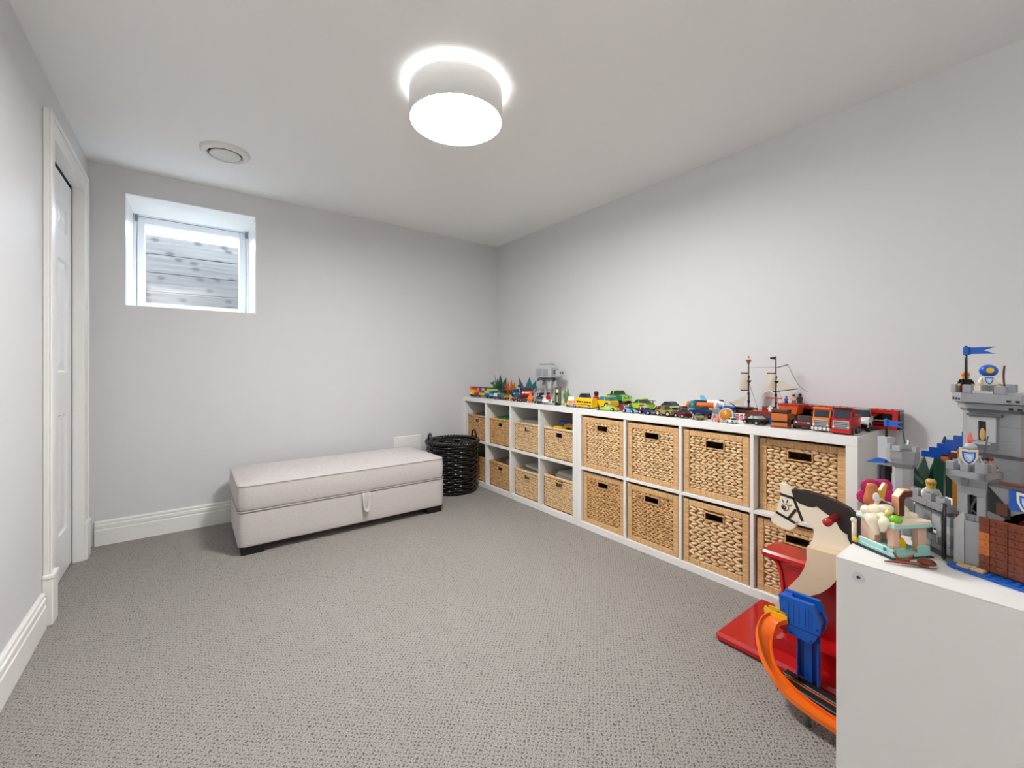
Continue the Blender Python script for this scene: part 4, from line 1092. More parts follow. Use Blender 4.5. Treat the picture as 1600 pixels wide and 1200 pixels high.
# ---- what is in the open baskets --------------------------------------
zt_, zb_ = zhi + .0005, zlo + .0005
y_ = [cell_y(1.457, cwf, i) - .004 for i in range(4)]
def slab_pile(name, label, cat, y, z, n, dims, cols, tilt=.0, step=.006, x=.19):
    t = thing(name, label, cat, (x, y, z))
    # a stack that stands up from the basket floor
    rnd = random.Random(len(label))
    for i in range(n):
        q = MB(); a, b_, c = dims
        q.box(-a, a, -b_, b_, 0, c, b=.0008)
        part('sheet' if name == 'paper_stack' else 'booklet', q, cols[i % len(cols)], t, (rnd.uniform(-.008, .008), rnd.uniform(-.012, .012), i * (c + .0006)), (0, 0, rnd.uniform(-.15, .15)))
    return t
PAPER = mat('paper', (226, 226, 222), .8, var=.04, scale=12); PAPER2 = mat('grey_paper', (170, 178, 180), .8, var=.05)
slab_pile('magazine_stack', 'stack of magazines in the bottom row third basket of the corner shelf', 'magazines', y_[2], zb_ + .0105, 12, (.09, .115, .0175), [PAPER, PAPER2, mat('green_paper', (120, 150, 110), .7), PAPER])
slab_pile('paper_stack', 'white paper sheets piled in the top row third basket', 'papers', y_[2], zt_ + .0105, 10, (.09, .115, .0215), [PAPER, PAPER2])
slab_pile('paper_stack', 'crumpled white and red papers in the bottom right open basket', 'papers', y_[3], zb_ + .0105, 11, (.085, .105, .0205), [PAPER, PAPER, mat('red_paper', (150, 40, 36), .7)])
slab_pile('booklet_stack', 'grey booklets in the top left open basket by the wall', 'booklets', y_[0], zt_ + .0105, 10, (.09, .10, .021), [PAPER2, mat('dark_paper', (90, 94, 92), .7)])
t = thing('brick_pile', 'pile of bright green building plates in the second open basket', 'toy bricks', (.17, y_[1], zt_ + .0105))
for i in range(11): part('plate', bx(-.1 + .003 * (i % 3), .1, -.11 + .004 * (i % 2), .11, 0, .019, b=.0008), C_('green' if i % 3 else 'lime'), t, (0, 0, i * .0196))
t = thing('toy_tangle', 'blue and yellow plastic toys heaped in the top right open basket', 'toys', (.15, y_[3], zt_ + .0105))
part('filler_box', bx(-.1, .1, -.12, .12, 0, .19, b=.004), C_('navy'), t)
part('blue_beam', bx(-.03, .0, -.10, .10, .215, .24, b=.003), C_('blue'), t, (0, 0, .0), (.06, 0, .2))
part('yellow_arch', MB().tube([(-.03, .06 * math.cos(PI * i / 10) - .02, .192 + .035 * math.sin(PI * i / 10)) for i in range(11)], .010, 7), C_('yellow'), t)
part('yellow_arch', MB().tube([(-.06, .05 * math.cos(PI * i / 10) - .05, .192 + .028 * math.sin(PI * i / 10)) for i in range(11)], .009, 7), C_('amber'), t)
part('yellow_block', bx(-.09, -.04, .02, .09, .1905, .212, b=.004), C_('yellow'), t)
part('green_block', bx(-.08, -.03, -.11, -.07, .1905, .218, b=.004), C_('green'), t)
t = thing('toy_parts', 'dark plastic toy parts in the bottom second open basket', 'toys', (.17, y_[1], zb_ + .0105))
part('filler_box', bx(-.09, .09, -.1, .1, 0, .18, b=.004), C_('dgrey'), t)
part('hook', MB().tube([(-.05, .0, .18), (-.05, -.02, .235), (-.05, -.06, .26), (-.05, -.09, .22), (-.05, -.095, .18)], .012, 7), C_('black'), t)
part('grey_block', bx(-.08, -.02, .0, -.07, .1805, .222, b=.005), C_('grey'), t)

# ================================================================ castle on the foreground shelf
S = .008; BH = .0096
BRK = {}
def brick_mesh(n, d, h, colour, top=False):
    k = (n, d, h, colour, top)
    if k not in BRK:
        q = MB(); g = .00012
        q.box(g, n * S - g, g, d * S - g, g, h - g, b=.00045)
        if top: studs(q, 0, 0, h - g, n, d)
        BRK[k] = q.mesh('brick', C_(colour))
    return BRK[k]
def wall(parent, x0, y0, z0, nx, rows, colour, d=1, seed=0, holes=(), top=True, alt=None):
    """courses of bricks along local x. holes: (i0, i1, r0, r1) in studs and rows"""
    rnd = random.Random(seed)
    for r in range(rows):
        i = 0
        while i < nx:
            hs = [h for h in holes if h[2] <= r < h[3]]
            inh = [h for h in hs if h[0] <= i < h[1]]
            if inh: i = inh[0][1]; continue
            n = rnd.choice([1, 2, 2, 3, 4]); n = min(n, nx - i)
            for h in hs:
                if i < h[0] < i + n: n = h[0] - i
            c = colour if not alt or rnd.random() > .22 else alt
            link('brick', brick_mesh(n, d, BH, c, top and r == rows - 1), parent, (x0 + i * S, y0, z0 + r * BH))
            i += n
P_('castle_grey', (150, 152, 156)); COLS['cgrey'] = (152, 154, 158); COLS['cdark'] = (92, 94, 98); COLS['tangold'] = (206, 166, 90); COLS['bblue'] = (18, 92, 190)
CO = (-1.205, -1.868, ZT)
cs = thing('toy_castle', 'grey brick-built toy castle with blue flags and brown drawbridge', 'toy castle', CO, math.radians(-108))
# ground plates
q = MB(); q.prism([(-.004, -.018), (.004, -.022), (.150, -.022), (.150, -.004), (-.002, -.004), (-.008, -.012)], 0, .0032, 'z')
studs(q, .030, -.0215, .0032, 14, 2); part('water_plate', q, C_('bblue'), cs)
part('ground_plate', bx(-.016, .150, -.0038, .110, 0, .0032, b=.0004), C_('olive'), cs)
for a in (.004, .017): part('sand_slab', studs(MB().box(a, a + .012, -.0165, -.006, .0033, .0065, b=.0004), a - .002, -.0155, .0065, 1, 1), C_('tan'), cs)
part('moss_plate', bx(-.006, .020, -.0035, .004, .0033, .0065, b=.0004), C_('olive'), cs)
# gate tower in front
g = .0032
wall(cs, -.002, .002, g, 3, 7, 'cgrey', 3, seed=2, top=False)
part('corner_buttress', MB().prism([(-.004, g), (-.004, .06), (.004, .0715), (.006, .0715), (.006, g)], -.004, .0015), C_('lgrey'), cs)
part('buttress_face', bx(.0065, .0215, -.0035, .0015, g, .062, b=.0005), C_('cgrey'), cs)
for (a, b_) in ((-.0025, .0075), (.0165, .0250)): part('window_pier', bx(a, b_, .000, .026, .0708, .096, b=.0004), C_('cgrey'), cs)
q = MB(); arc = [(.0075, .090)] + [(.012 - .0045 * math.cos(PI * i / 8), .090 + .0045 * math.sin(PI * i / 8)) for i in range(9)] + [(.0165, .090)]
q.prism([(-.0025, .0962), (-.0025, .114), (.0250, .114), (.0250, .0962), (.0166, .0962), (.0166, .0955), (.012, .0965), (.0075, .0955), (.0075, .0962)], 0, .026); part('window_lintel', q, C_('cgrey'), cs)
part('window_dark', bx(.0075, .0165, .006, .008, .0708, .0962), C_('black'), cs)
part('window_bars', MB().tube([(.010, .003, .072), (.011, .003, .082), (.0135, .003, .088), (.0145, .003, .094)], .0014, 6).tube([(.008, .003, .0715), (.012, .003, .0755), (.016, .003, .0715)], .0013, 6), C_('dgrey'), cs)
for (a0, a1, b0, b1) in ((-.0105, .0275, -.0085, .034),):
    q = MB(); vs = [(-.0025, 0, .106), (.025, 0, .106), (.025, .026, .106), (-.0025, .026, .106), (a0, b0, .118), (a1, b0, .118), (a1, b1, .118), (a0, b1, .118)]
    q.add(vs, [(3, 2, 1, 0), (4, 5, 6, 7), (0, 1, 5, 4), (1, 2, 6, 5), (2, 3, 7, 6), (3, 0, 4, 7)]); part('corbel', q, C_('cgrey'), cs)
    part('parapet', MB().box(a0, a1, b0, b0 + .006, .1182, .1265, b=.0004).box(a0, a1, b1 - .006, b1, .1182, .1265, b=.0004).box(a0, a0 + .006, b0, b1, .1182, .1265, b=.0004).box(a1 - .006, a1, b0, b1, .1182, .1265, b=.0004), C_('cgrey'), cs)
    part('tower_floor', bx(a0 + .006, a1 - .006, b0 + .006, b1 - .006, .1182, .1205), C_('cdark'), cs)
    for (x0, x1, hh) in ((a0, a0 + .008, .137), (.004, .012, .136), (.0185, a1, .1395)): part('merlon', MB().box(x0, x1, b0, b0 + .0075, .1267, hh, b=.0005), C_('cgrey'), cs)
    for x0 in (a0, a1 - .0075): part('merlon', bx(x0, x0 + .0075, b0 + .016, b0 + .026, .1267, .138, b=.0005), C_('cgrey'), cs)
part('murder_hole', MB().prism([(.005, .1165), (.013, .1165), (.0115, .108), (.0065, .108)], -.0102, -.0085), C_('cdark'), cs)
# gate wall, arch and drawbridge
arch = [(.0255, g), (.0255, .112), (.150, .112), (.150, g), (.118, g), (.118, .060)] + [(.077 + .041 * math.cos(PI * i / 12), .060 + .030 * math.sin(PI * i / 12)) for i in range(1, 12)] + [(.036, .060), (.036, g)]
part('gate_wall', MB().prism(arch, .003, .011), C_('cgrey'), cs)
part('gate_gap', MB().prism([(.0265, .111), (.046, .086), (.046, .074), (.0265, .080)], .0015, .0029), C_('black'), cs)
part('gate_bracket', bx(.034, .044, .0008, .0014, .078, .093), C_('brown'), cs)
part('gate_dark', bx(.03, .125, .030, .032, g, .10), C_('black'), cs)
part('gate_beam', bx(.055, .125, .0115, .02, .074, .080, b=.001), C_('cream'), cs)
part('gate_shelf', bx(.05, .125, .0115, .024, .062, .0735, b=.001), C_('maroon'), cs)
part('gate_ledge', bx(.025, .15, .0005, .014, .1122, .1165, b=.0005), C_('cdark'), cs)
part('gate_roof_edge', bx(.036, .15, .001, .010, .1168, .1195, b=.0005), C_('rbrown'), cs)
for i in range(5):
    for j in range(7):
        c = 'rbrown'
        if i == 0: c = 'copper' if 2 <= j < 5 else 'rbrown'
        w = .010 if i == 0 else .016; a = .0215 + (0 if i == 0 else .010 + (i - 1) * .016)
        q = MB(); q.box(a + .0002, a + w - .0002, -.0075, -.0042, .0055 + j * BH + .0001, .0055 + (j + 1) * BH - .0001, b=.0004)
        for u in ((.5,) if i == 0 else (.25, .75)): q.cyl((a + w * u, -.0075, .0055 + (j + .5) * BH), (a + w * u, -.0088, .0055 + (j + .5) * BH), .0022, n=8)
        part('drawbridge_brick', q, C_(c), cs)
# blue banner with shield over the gate
part('banner', bx(.046, .105, -.0012, .0004, .088, .112, b=.0004), C_('bblue'), cs)
def shield(name, parent, loc, rot, k=1.):
    sh = [(-.0075, .0095), (0, .0085), (.0075, .0095), (.0072, .001), (.0045, -.0055), (0, -.0095), (-.0045, -.0055), (-.0072, .001)]
    o = part(name, MB().prism([(a * k, b_ * k) for a, b_ in sh], 0, .0018 * k), C_('cream'), parent, loc, rot)
    part('blue_field', MB().prism([(a * k * .74, b_ * k * .76) for a, b_ in sh], -.0003 * k, 0), C_('bblue'), o)
    part('pale_field', MB().prism([(a * k * .54, b_ * k * .56) for a, b_ in sh], -.0006 * k, -.0003 * k), P_('pale_blue', (176, 204, 240)), o)
    q = MB(); q.prism([(a * k * .001, b_ * k * .001) for a, b_ in ((-2.4, 2.6), (-.5, 4.0), (1.6, 3.0), (2.6, .4), (1.7, -2.4), (.2, -4.0), (.6, -1.2), (-.9, -.4), (-1.2, 1.2), (-2.8, 1.2))], -.0009 * k, -.0006 * k)
    part('animal_crest', q, C_('white'), o)
    return o
shield('shield', cs, (.0635, -.004, .0985), (0, 0, 0), 1.35)
# keep behind, with chamfered left corner
KY = .060
def octo(d, z0, z1, x0=-.031, xc=-.017, x1=.033, y0=KY, yc=KY + .016, y1=KY + .055, xr=.047):
    return [(x0 - d, yc - d * .4), (xc - d * .4, y0 - d), (x1 + d * .4, y0 - d), (xr + d, yc - d * .4), (xr + d, y1 + d), (x0 - d, y1 + d)], z0, z1
def ring(name, d, z0, z1, colour, parent=cs):
    p, a, b_ = octo(d, z0, z1)
    return part(name, MB().prism(p, a, b_, 'z'), C_(colour), parent)
for j in range(9):
    z = .0035 + j * .0152
    ring('keep_course', 0, z, z + .0150, 'cgrey')
ring('keep_band', .0006, .1405, .1445, 'cdark')
for j in range(3): ring('keep_course', 0, .1447 + j * .0187, .1447 + j * .0187 + .0185, 'cgrey')
ring('keep_band', .0022, .2010, .2045, 'cdark')
ring('keep_corbel', .0045, .2047, .2115, 'cgrey')
ring('keep_ledge', .0065, .2117, .2135, 'cdark')
p, a, b_ = octo(.010, .2137, .2260)
part('keep_parapet', MB().prism(p, a, b_, 'z'), C_('cgrey'), cs)
for (x0, x1, y0, y1, zz, c) in ((-.020, -.010, KY - .010, KY - .004, .238, 'cgrey'), (.012, .023, KY - .010, KY - .004, .237, 'cgrey'), (-.041, -.035, KY + .008, KY + .018, .238, 'lgrey'), (.038, .050, KY - .002, KY + .004, .238, 'cgrey'), (-.041, -.035, KY + .035, KY + .048, .238, 'lgrey'), (-.01, .006, KY + .058, KY + .065, .238, 'cgrey')):
    part('merlon', bx(x0, x1, y0, y1, .2262, zz, b=.0006), C_(c), cs)
part('merlon_sill', bx(-.0095, .0115, KY - .010, KY - .005, .2262, .2295, b=.0004), C_('lgrey'), cs)
for a in (.026, .034): 
    part('arrow_slot', bx(a - .002, a + .002, KY - .0109, KY - .0098, .2160, .2185), C_('black'), cs)
    part('arrow_slot', bx(a - .002, a + .002, KY - .0052, KY - .0043, .2050, .2082), C_('black'), cs)
nv = Vector((-.016, -.014, 0)).normalized()
for f in (.2, .5, .8):
    c = Vector((-.041 + .020 * f, KY + .012 - .022 * f, .2175))
    part('arrow_slot', MB().box(-.0018, .0018, -.0009, .0009, -.0015, .0015), C_('black'), cs, tuple(c), (0, 0, math.atan2(-.022, .020)))
# oriel window of the keep
part('oriel_frame', frame(-.0155, .0115, .160, .1945, KY - .0045, KY - .0002, .0095, .0095, .0065, .0012, b=.0004), C_('lgrey'), cs)
part('oriel_dark', bx(-.006, .002, KY - .0012, KY - .0004, .1612, .188), C_('black'), cs)
part('oriel_hood', bx(-.0175, .0175, KY - .0065, KY - .0002, .1948, .1985, b=.0004), C_('cdark'), cs)
part('oriel_sill', MB().prism([(KY - .0062, .1598), (KY - .0002, .1598), (KY - .0002, .150), (KY - .003, .150)], -.0155, .0115, 'x'), C_('cgrey'), cs)
part('oriel_ledge', bx(-.012, .008, KY - .0078, KY - .004, .1562, .1590, b=.0003), C_('lgrey'), cs)
part('oriel_sculpture', MB().ell(-.002, KY - .0028, .170, .0034, .0016, .009, 8, 6), C_('tangold'), cs)
# flag on the keep
fl_ = part('flag_pole', MB().cyl((-.022, KY + .004, .226), (-.022, KY + .004, .2925), .0016, n=8), C_('black'), cs)
def pennon(parent, x, y, z, L=.030):
    q = MB(); q.box(x - .0026, x + .004, y - .0026, y + .0026, z - .0055, z + .0055, b=.0006)
    q.prism([(x + .003, z - .0045), (x + .003, z + .0045), (x + L, z + .0048), (x + L * .62, z), (x + L, z - .0048)], y - .0008, y + .0008)
    part('pennant', q, C_('bblue'), parent)
pennon(fl_, -.022, KY + .004, .2855)
# angled left curtain wall
lw = part('side_wall_base', bx(-.082, -.012, -.004, .010, 0, .004, b=.0004), C_('cdark'), cs, rot=(0, 0, math.radians(-30)))
LWR = (0, 0, math.radians(-30))
cw_ = link('curtain_wall', None, cs, (0, 0, 0), LWR)
wall(cw_, -.080, 0, .0042, 8, 6, 'cgrey', 1, seed=5, holes=((3, 5, 2, 3),), top=False, alt='lgrey')
wall(cw_, -.080, -.006, .0620, 8, 1, 'cgrey', 2, seed=6, top=False)
for a in (-.080, -.056, -.032): link('brick', brick_mesh(2, 1, BH, 'cgrey', True), cw_, (a, -.006, .0717))
link('brick', brick_mesh(1, 1, BH, 'cdark', False), cw_, (-.036, -.0012, .0042 + BH))
for i in range(3): link('brick', brick_mesh(2, 1, .0032, 'cdark', False), cw_, (-.074 + i * .022, -.004, .0588))
part('downpipe', MB().cyl((-.0135, -.006, .004), (-.0135, -.006, .078), .0026, n=10), C_('black'), cs)
# slim turret at the left end
tt = thing('toy_turret', 'slim grey toy turret with blue flag left of the castle', 'toy castle', (-1.118, -1.796, ZT), math.radians(-128))
part('shaft', MB().lathe([(.0005, 0), (.0125, 0), (.0125, .104), (.0005, .104)], 8, smooth=False), C_('lgrey'), tt)
part('corbel', MB().lathe([(.0005, .1042), (.0135, .1042), (.019, .112), (.019, .118), (.0005, .118)], 8, smooth=False), C_('cgrey'), tt)
part('parapet', MB().lathe([(.020, .1182), (.020, .131), (.015, .131), (.015, .1182)], 8, closed=True, smooth=False), C_('cgrey'), tt)
for k in range(4):
    a = k * PI / 2 + .39
    part('merlon', bx(-.005, .005, -.0025, .0025, .1312, .139, b=.0004), C_('lgrey'), tt, (.0165 * math.cos(a), .0165 * math.sin(a), 0), (0, 0, a + PI / 2))
part('corner_block', bx(-.036, -.017, -.010, .004, .112, .148, b=.0005), C_('lgrey'), tt)
fp = part('flag_pole', MB().cyl((-.0265, -.003, .148), (-.0265, -.003, .178), .0018, n=8), C_('black'), tt)
pennon(fp, -.0265, -.003, .171, .030)
part('blue_canopy', MB().prism([(-.058, .100), (-.020, .106), (-.018, .1118), (-.034, .1118)], -.012, .006), C_('bblue'), tt)
part('dark_column', MB().box(-.032, -.0225, -.008, .002, 0, .1, b=.0008), C_('black'), tt)
part('thin_column', MB().box(-.042, -.0365, -.006, .002, 0, .099, b=.0008), C_('dgrey'), tt)
part('cream_window', bx(-.0415, -.037, -.0068, -.0061, .052, .072), C_('cream'), tt)
# castle people
def onfig(lb, loc, hd, h, lg, to, he, ha): return figure(lb, loc[0], loc[1], hd, h, lg, to, he, ha, base=loc[2])
def clocal(x, y, z):
    a = math.radians(-108); return (CO[0] + x * math.cos(a) - y * math.sin(a), CO[1] + x * math.sin(a) + y * math.cos(a), CO[2] + z)
k1 = onfig('toy knight with round blue helmet on top of the keep', clocal(.001, KY + .004, .2262), 195, .036, 'grey', 'white', 'skin', 'bblue')
part('helmet', MB().ell(0, 0, .0312, .0082, .0092, .0085, 14, 8), C_('bblue'), k1)
part('helmet_badge', MB().cyl((.0078, 0, .0318), (.0088, 0, .0318), .0038, n=12), C_('yellow'), k1)
shield('shield', k1, (.0085, -.001, .0175), (0, 0, PI / 2), .72)
part('bow', MB().tube([(.004, .013, .012 + .026 * i / 8 - .002) if False else (.004 - .004 * math.sin(PI * i / 8), .014, .010 + .028 * i / 8) for i in range(9)], .0011, 5), C_('rbrown'), k1)
onfig('orange-haired toy figure in black beside the keep flag', clocal(-.026, KY + .012, .2262), 195, .030, 'maroon', 'black', 'skin', 'orange')
k2 = onfig('silver toy knight with shield on the gate tower', clocal(.007, .008, .1207), 195, .042, 'lgrey', 'silver', 'lgrey', 'silver')
shield('shield', k2, (.0105, -.003, .0235), (0, 0, PI / 2), 1.15)
part('plume', MB().tube([(-.001, 0, .040), (-.004, 0, .046), (-.003, .0, .055)], [.0015, .0032, .001], 7), P_('coral', (236, 100, 90)), k2)
part('sword', MB().cyl((.004, .010, .014), (-.002, .016, .052), .0009, n=6), C_('dgrey'), k2)
part('sword_guard', MB().cyl((.001, .0085, .0225), (.004, .0155, .0235), .001, n=5), C_('black'), k2)
onfig('small dark red toy figure inside the gate tower', clocal(.020, .020, .1207), 195, .026, 'maroon', 'maroon', 'peach', 'brown')
onfig('toy archer in white shirt and yellow cap on the left wall', clocal(-.048, .036, .060), 200, .040, 'brown', 'white', 'skin', 'tangold')
part('walkway', bx(-.078, -.02, .0105, .030, .050, .0595, b=.0005), C_('rbrown'), cw_)
part('walkway_post', bx(-.06, -.03, .018, .028, 0, .0498), C_('cdark'), cw_)
# dragon behind the left wall
winged('dark green toy dragon with folded wings behind the castle wall', -1.020, -1.805, 150, .150, 'dgreen', 'dgreen')
bw = thing('toy_wing', 'stepped blue brick wing rising behind the castle', 'toy dragon', (-1.062, -1.853, ZT), math.radians(-100))
for i in range(7):
    part('wing_plate', bx(-.045 + i * .0095, -.022 + i * .0095, -.004, .004, .116 + i * .0075, .1254 + i * .0075, b=.0004), C_('blue' if i < 6 else 'purple'), bw)
    part('wing_edge', bx(-.0215 + i * .0095, -.0125 + i * .0095, -.004, .004, .116 + i * .0075 - .004, .1245 + i * .0075 - .004, b=.0004), C_('maroon' if i % 2 else 'copper'), bw)
part('wing_post', bx(-.030, -.018, -.004, .004, 0, .1158, b=.0004), C_('dgreen'), bw)
part('amber_plate', bx(-.008, .010, -.0035, .0035, .0, .128, b=.0004), C_('amber'), bw, (0, 0, 0))
# tan and red building just behind the keep on the right
tb = thing('toy_building', 'tan toy building with red and orange trim right of the keep', 'toy building', clocal(.066, KY + .006, 0), math.radians(-108))
for j, c in enumerate(('tan', 'cream', 'amber', 'cream', 'red', 'tan', 'cream', 'tan', 'amber', 'cream', 'tan')): part('storey', bx(-.016, .04, -.012, .03, .0034 + j * .0178, .0034 + (j + 1) * .0178 - .0003, b=.0006), C_(c), tb)

# ---- pastel pavilion ------------------------------------------------
hs = thing('toy_pavilion', 'pastel pink and mint toy pavilion with cream icing roof', 'toy building', (-1.2545, -1.8115, ZT), math.radians(-29.4))
PX, PY = .058, .052
part('ground_plate', bx(-.004, PX + .002, -.003, PY + .004, 0, .0016), C_('black'), hs)
part('mint_base', bx(0, PX, 0, PY, .0017, .0060, b=.0004), C_('aqua'), hs)
for (x0, x1, y0, y1, z1) in ((0, .003, .0005, PY - .0005, .0135), (.0045, .018, 0, .003, .0145), (.040, PX, 0, .003, .0155)): part('mint_wall', bx(x0, x1, y0, y1, .0061, z1, b=.0004), C_('aqua'), hs)
for (x, y) in ((.0005, .0005), (PX - .0145, .0005), (.0005, PY - .0125), (PX - .0125, PY - .0125), (.0005, .030)):
    part('pink_pillar', bx(x + .0032 if x < .01 else x, x + .013, y + (.0032 if y < .01 else 0), y + .012, .0062, .0415, b=.0005), P_('pale_pink', (240, 196, 172)), hs)
part('back_panel', bx(.020, .044, PY - .004, PY - .001, .0062, .0415), P_('pale_pink', (240, 196, 172)), hs)
part('mint_cornice', bx(-.002, PX + .002, -.002, PY + .002, .0416, .0455, b=.0005), C_('aqua'), hs)
part('cream_roof', bx(-.001, PX + .001, -.001, PY + .001, .0456, .0500, b=.0005), P_('icing', (246, 234, 206)), hs)
ICE = P_('icing', (246, 234, 206))
for i, (x, y, z, r) in enumerate(((.006, .040, .054, .011), (.009, .030, .058, .012), (.014, .036, .066, .011), (.006, .020, .052, .009), (.012, .022, .062, .010), (.040, .030, .056, .014), (.034, .022, .052, .010), (.030, .034, .060, .010), (.050, .018, .051, .008), (.046, .038, .054, .010))):
    part('icing_swirl', MB().ell(x, y, z, r, r, r * .72, 10, 7), ICE, hs)
part('icing_drip', MB().tube([(-.003, .030, .052), (-.0045, .026, .044), (-.0045, .022, .034), (-.004, .020, .027)], [.008, .008, .006, .003], 8), ICE, hs)
part('icing_drip', MB().tube([(.002, .012, .052), (-.0035, .012, .044), (-.004, .012, .034)], [.007, .006, .003], 8), ICE, hs)
part('lime_ball', MB().lathe([(.0005, .0505), (.0065, .0505), (.0068, .054), (.005, .0580), (.0005, .0595)], 14, c=(.006, .003)), P_('bright_lime', (120, 200, 30)), hs)
part('yellow_bloom', MB().ell(.004, .011, .0605, .004, .004, .0035, 10, 6).ell(.004, .011, .064, .0016, .0016, .0016, 6, 4), P_('pale_yellow', (246, 226, 130)), hs)
part('cone_animal', MB().lathe([(.0005, .092), (.006, .092), (.0062, .089), (.0095, .072), (.0100, .064), (.0005, .062)], 12, c=(.010, .040)), P_('fox_orange', (206, 120, 66)), hs)
part('white_patch', MB().ell(.006, .030, .076, .005, .003, .0068, 10, 6), C_('white'), hs)
part('brown_snout', MB().tube([(.010, .028, .069), (.014, .022, .066), (.018, .018, .063)], [.004, .0048, .0036], 8), C_('brown'), hs)
part('yellow_star', MB().prism([(.020, .062), (.024, .084), (.030, .080), (.038, .091), (.042, .089), (.038, .072), (.036, .060)], .045, .049), P_('star_yellow', (246, 190, 60)), hs)
part('candy_hook', MB().prism([(.022, .054), (.022, .080), (.030, .0885), (.044, .0885), (.044, .080), (.034, .080), (.031, .076), (.031, .054)], .012, .020), C_('brown'), hs)
part('candy_side', MB().prism([(.0205, .056), (.0205, .081), (.0295, .0905), (.040, .0905), (.040, .0888), (.030, .0888), (.0218, .0802), (.0218, .056)], .0115, .0205), C_('peach'), hs)
part('gold_chest', bx(.018, .036, .008, .018, .0062, .022, b=.003), C_('yellow'), hs, (0, 0, 0), (0, 0, .1))
part('mint_dot', MB().cyl((-.0003, .012, .0095), (-.0012, .012, .0095), .0022, n=10), C_('teal'), hs)
part('yellow_flower', MB().ell(-.001, PY + .003, .0062, .003, .0045, .0045, 8, 5), C_('yellow'), hs)
part('cream_knob', MB().ell(-.001, PY + .006, .034, .0042, .0042, .0042, 8, 6).cyl((0, PY + .006, .002), (0, PY + .006, .032), .003, n=8), ICE, hs)
fw_ = thing('toy_flower', 'magenta toy flower with broad petals behind the pastel pavilion', 'toy flower', (-1.170, -1.7745, ZT), math.radians(-60))
part('stem', MB().cyl((0, 0, 0), (0, 0, .062), .0025, n=8), C_('green'), fw_)
for k in range(5):
    a = 2 * PI * k / 5 + .6
    part('petal', MB().ell(0, 0, .013, .013, .004, .014, 12, 7, M=Matrix.Translation((0, -.001 * k, .066)) @ Matrix.Rotation(a, 4, 'Y')), C_('magenta'), fw_)
part('base', bx(-.012, .012, -.012, .012, 0, .003), C_('green'), fw_)
# brown crossbow bits in front
for nm, lb, pts, r in (('toy_branch', 'curved reddish-brown toy branch lying before the pavilion', [(-1.2765, -1.806, .0022), (-1.268, -1.819, .0035), (-1.2605, -1.833, .0042), (-1.2545, -1.846, .0030)], [.0010, .0021, .0022, .0012]),
                       ('toy_branch', 'short forked brown toy branch against the mint base', [(-1.2655, -1.8128, .0135), (-1.2635, -1.8185, .0040), (-1.2580, -1.8260, .0060), (-1.2535, -1.8310, .0130)], [.0012, .0024, .0024, .0010])):
    o = part(nm, MB().tube([(a, b_, ZT + c) for a, b_, c in pts], r, 7), P_('red_brown', (132, 58, 30))); tag(o, lb, 'toy branch')
t = thing('toy_shield', 'round brown toy shield propped beside the pavilion', 'toy shield', (-1.2455, -1.8425, ZT + .0001), .4)
part('disc', MB().ell(0, 0, .0052, .0095, .0095, .0046, 14, 7), C_('rbrown'), t); part('rim', MB().lathe([(.0085, .0008), (.0105, .0022), (.0105, .0035), (.0085, .004)], 18, closed=True), C_('silver'), t)

# ================================================================ ride-on horse in front of the shelf
HW = mat('painted_cream_wood', (240, 226, 204), .45, var=.03, scale=8)
HW2 = mat('bare_birch_wood', (226, 200, 168), .5, var=.06, scale=10, bump=.02)
RED = mat('glossy_red_plastic', (186, 22, 24), .18, var=.03, scale=6, coat=.3)
MANE = mat('mane_brown', (44, 34, 30), .5, var=.15, scale=40)
INK = mat('ink_black', (30, 24, 22), .5)
rh = thing('rocking_horse', 'cream wooden ride-on horse with dark mane on a glossy red base', 'ride-on toy', (0, 0, 0))
q = MB().box(-.434, -.045, -1.72, -1.140, .001, .034, b=.010)
part('base_deck', q, RED, rh)
q = MB().prism([(-1.72, .0345), (-1.30, .0345), (-1.315, .062), (-1.34, .078), (-1.40, .092), (-1.72, .098)], -.36, -.10, 'x'); part('base_hump', q, RED, rh)
q = MB().prism([(-1.30, .060), (-1.306, .204), (-1.300, .265), (-1.285, .298), (-1.262, .3138), (-1.55, .3138), (-1.55, .060)], -.265, -.175, 'x'); part('pedestal', q, RED, rh)
part('seat', MB().box(-.285, -.155, -1.60, -1.240, .314, .342, b=.008), RED, rh)
part('seat_rib', MB().tube([(-.268, -1.290, .312), (-.270, -1.305, .27), (-.270, -1.312, .21), (-.270, -1.310, .10)], .006, 7), RED, rh)
head = [(-1.304, .604), (-1.326, .6), (-1.346, .588), (-1.386, .591), (-1.433, .586), (-1.475, .576), (-1.512, .561), (-1.541, .532), (-1.554, .494), (-1.558, .452), (-1.558, .416), (-1.398, .412), (-1.409, .425), (-1.413, .454), (-1.41, .471), (-1.4, .48), (-1.379, .485), (-1.364, .480), (-1.358, .472), (-1.357, .461), (-1.350, .449), (-1.337, .440), (-1.311, .441), (-1.283, .450), (-1.276, .458), (-1.277, .473), (-1.294, .495), (-1.302, .532), (-1.309, .565), (-1.307, .583)]
hp = part('head', MB().prism(head, -.28, -.255, 'x'), HW, rh)
mane = [(-1.343, .589), (-1.386, .593), (-1.433, .588), (-1.475, .578), (-1.512, .563), (-1.541, .534), (-1.555, .494), (-1.535, .468), (-1.519, .446), (-1.512, .459), (-1.509, .470), (-1.51, .477), (-1.498, .481), (-1.487, .491), (-1.478, .51), (-1.475, .525), (-1.462, .524), (-1.448, .532), (-1.433, .541), (-1.422, .549), (-1.412, .542), (-1.403, .541), (-1.392, .541), (-1.383, .543), (-1.372, .545), (-1.360, .551), (-1.351, .563)]
part('mane', MB().prism(mane, -.2812, -.2538, 'x'), MANE, hp)
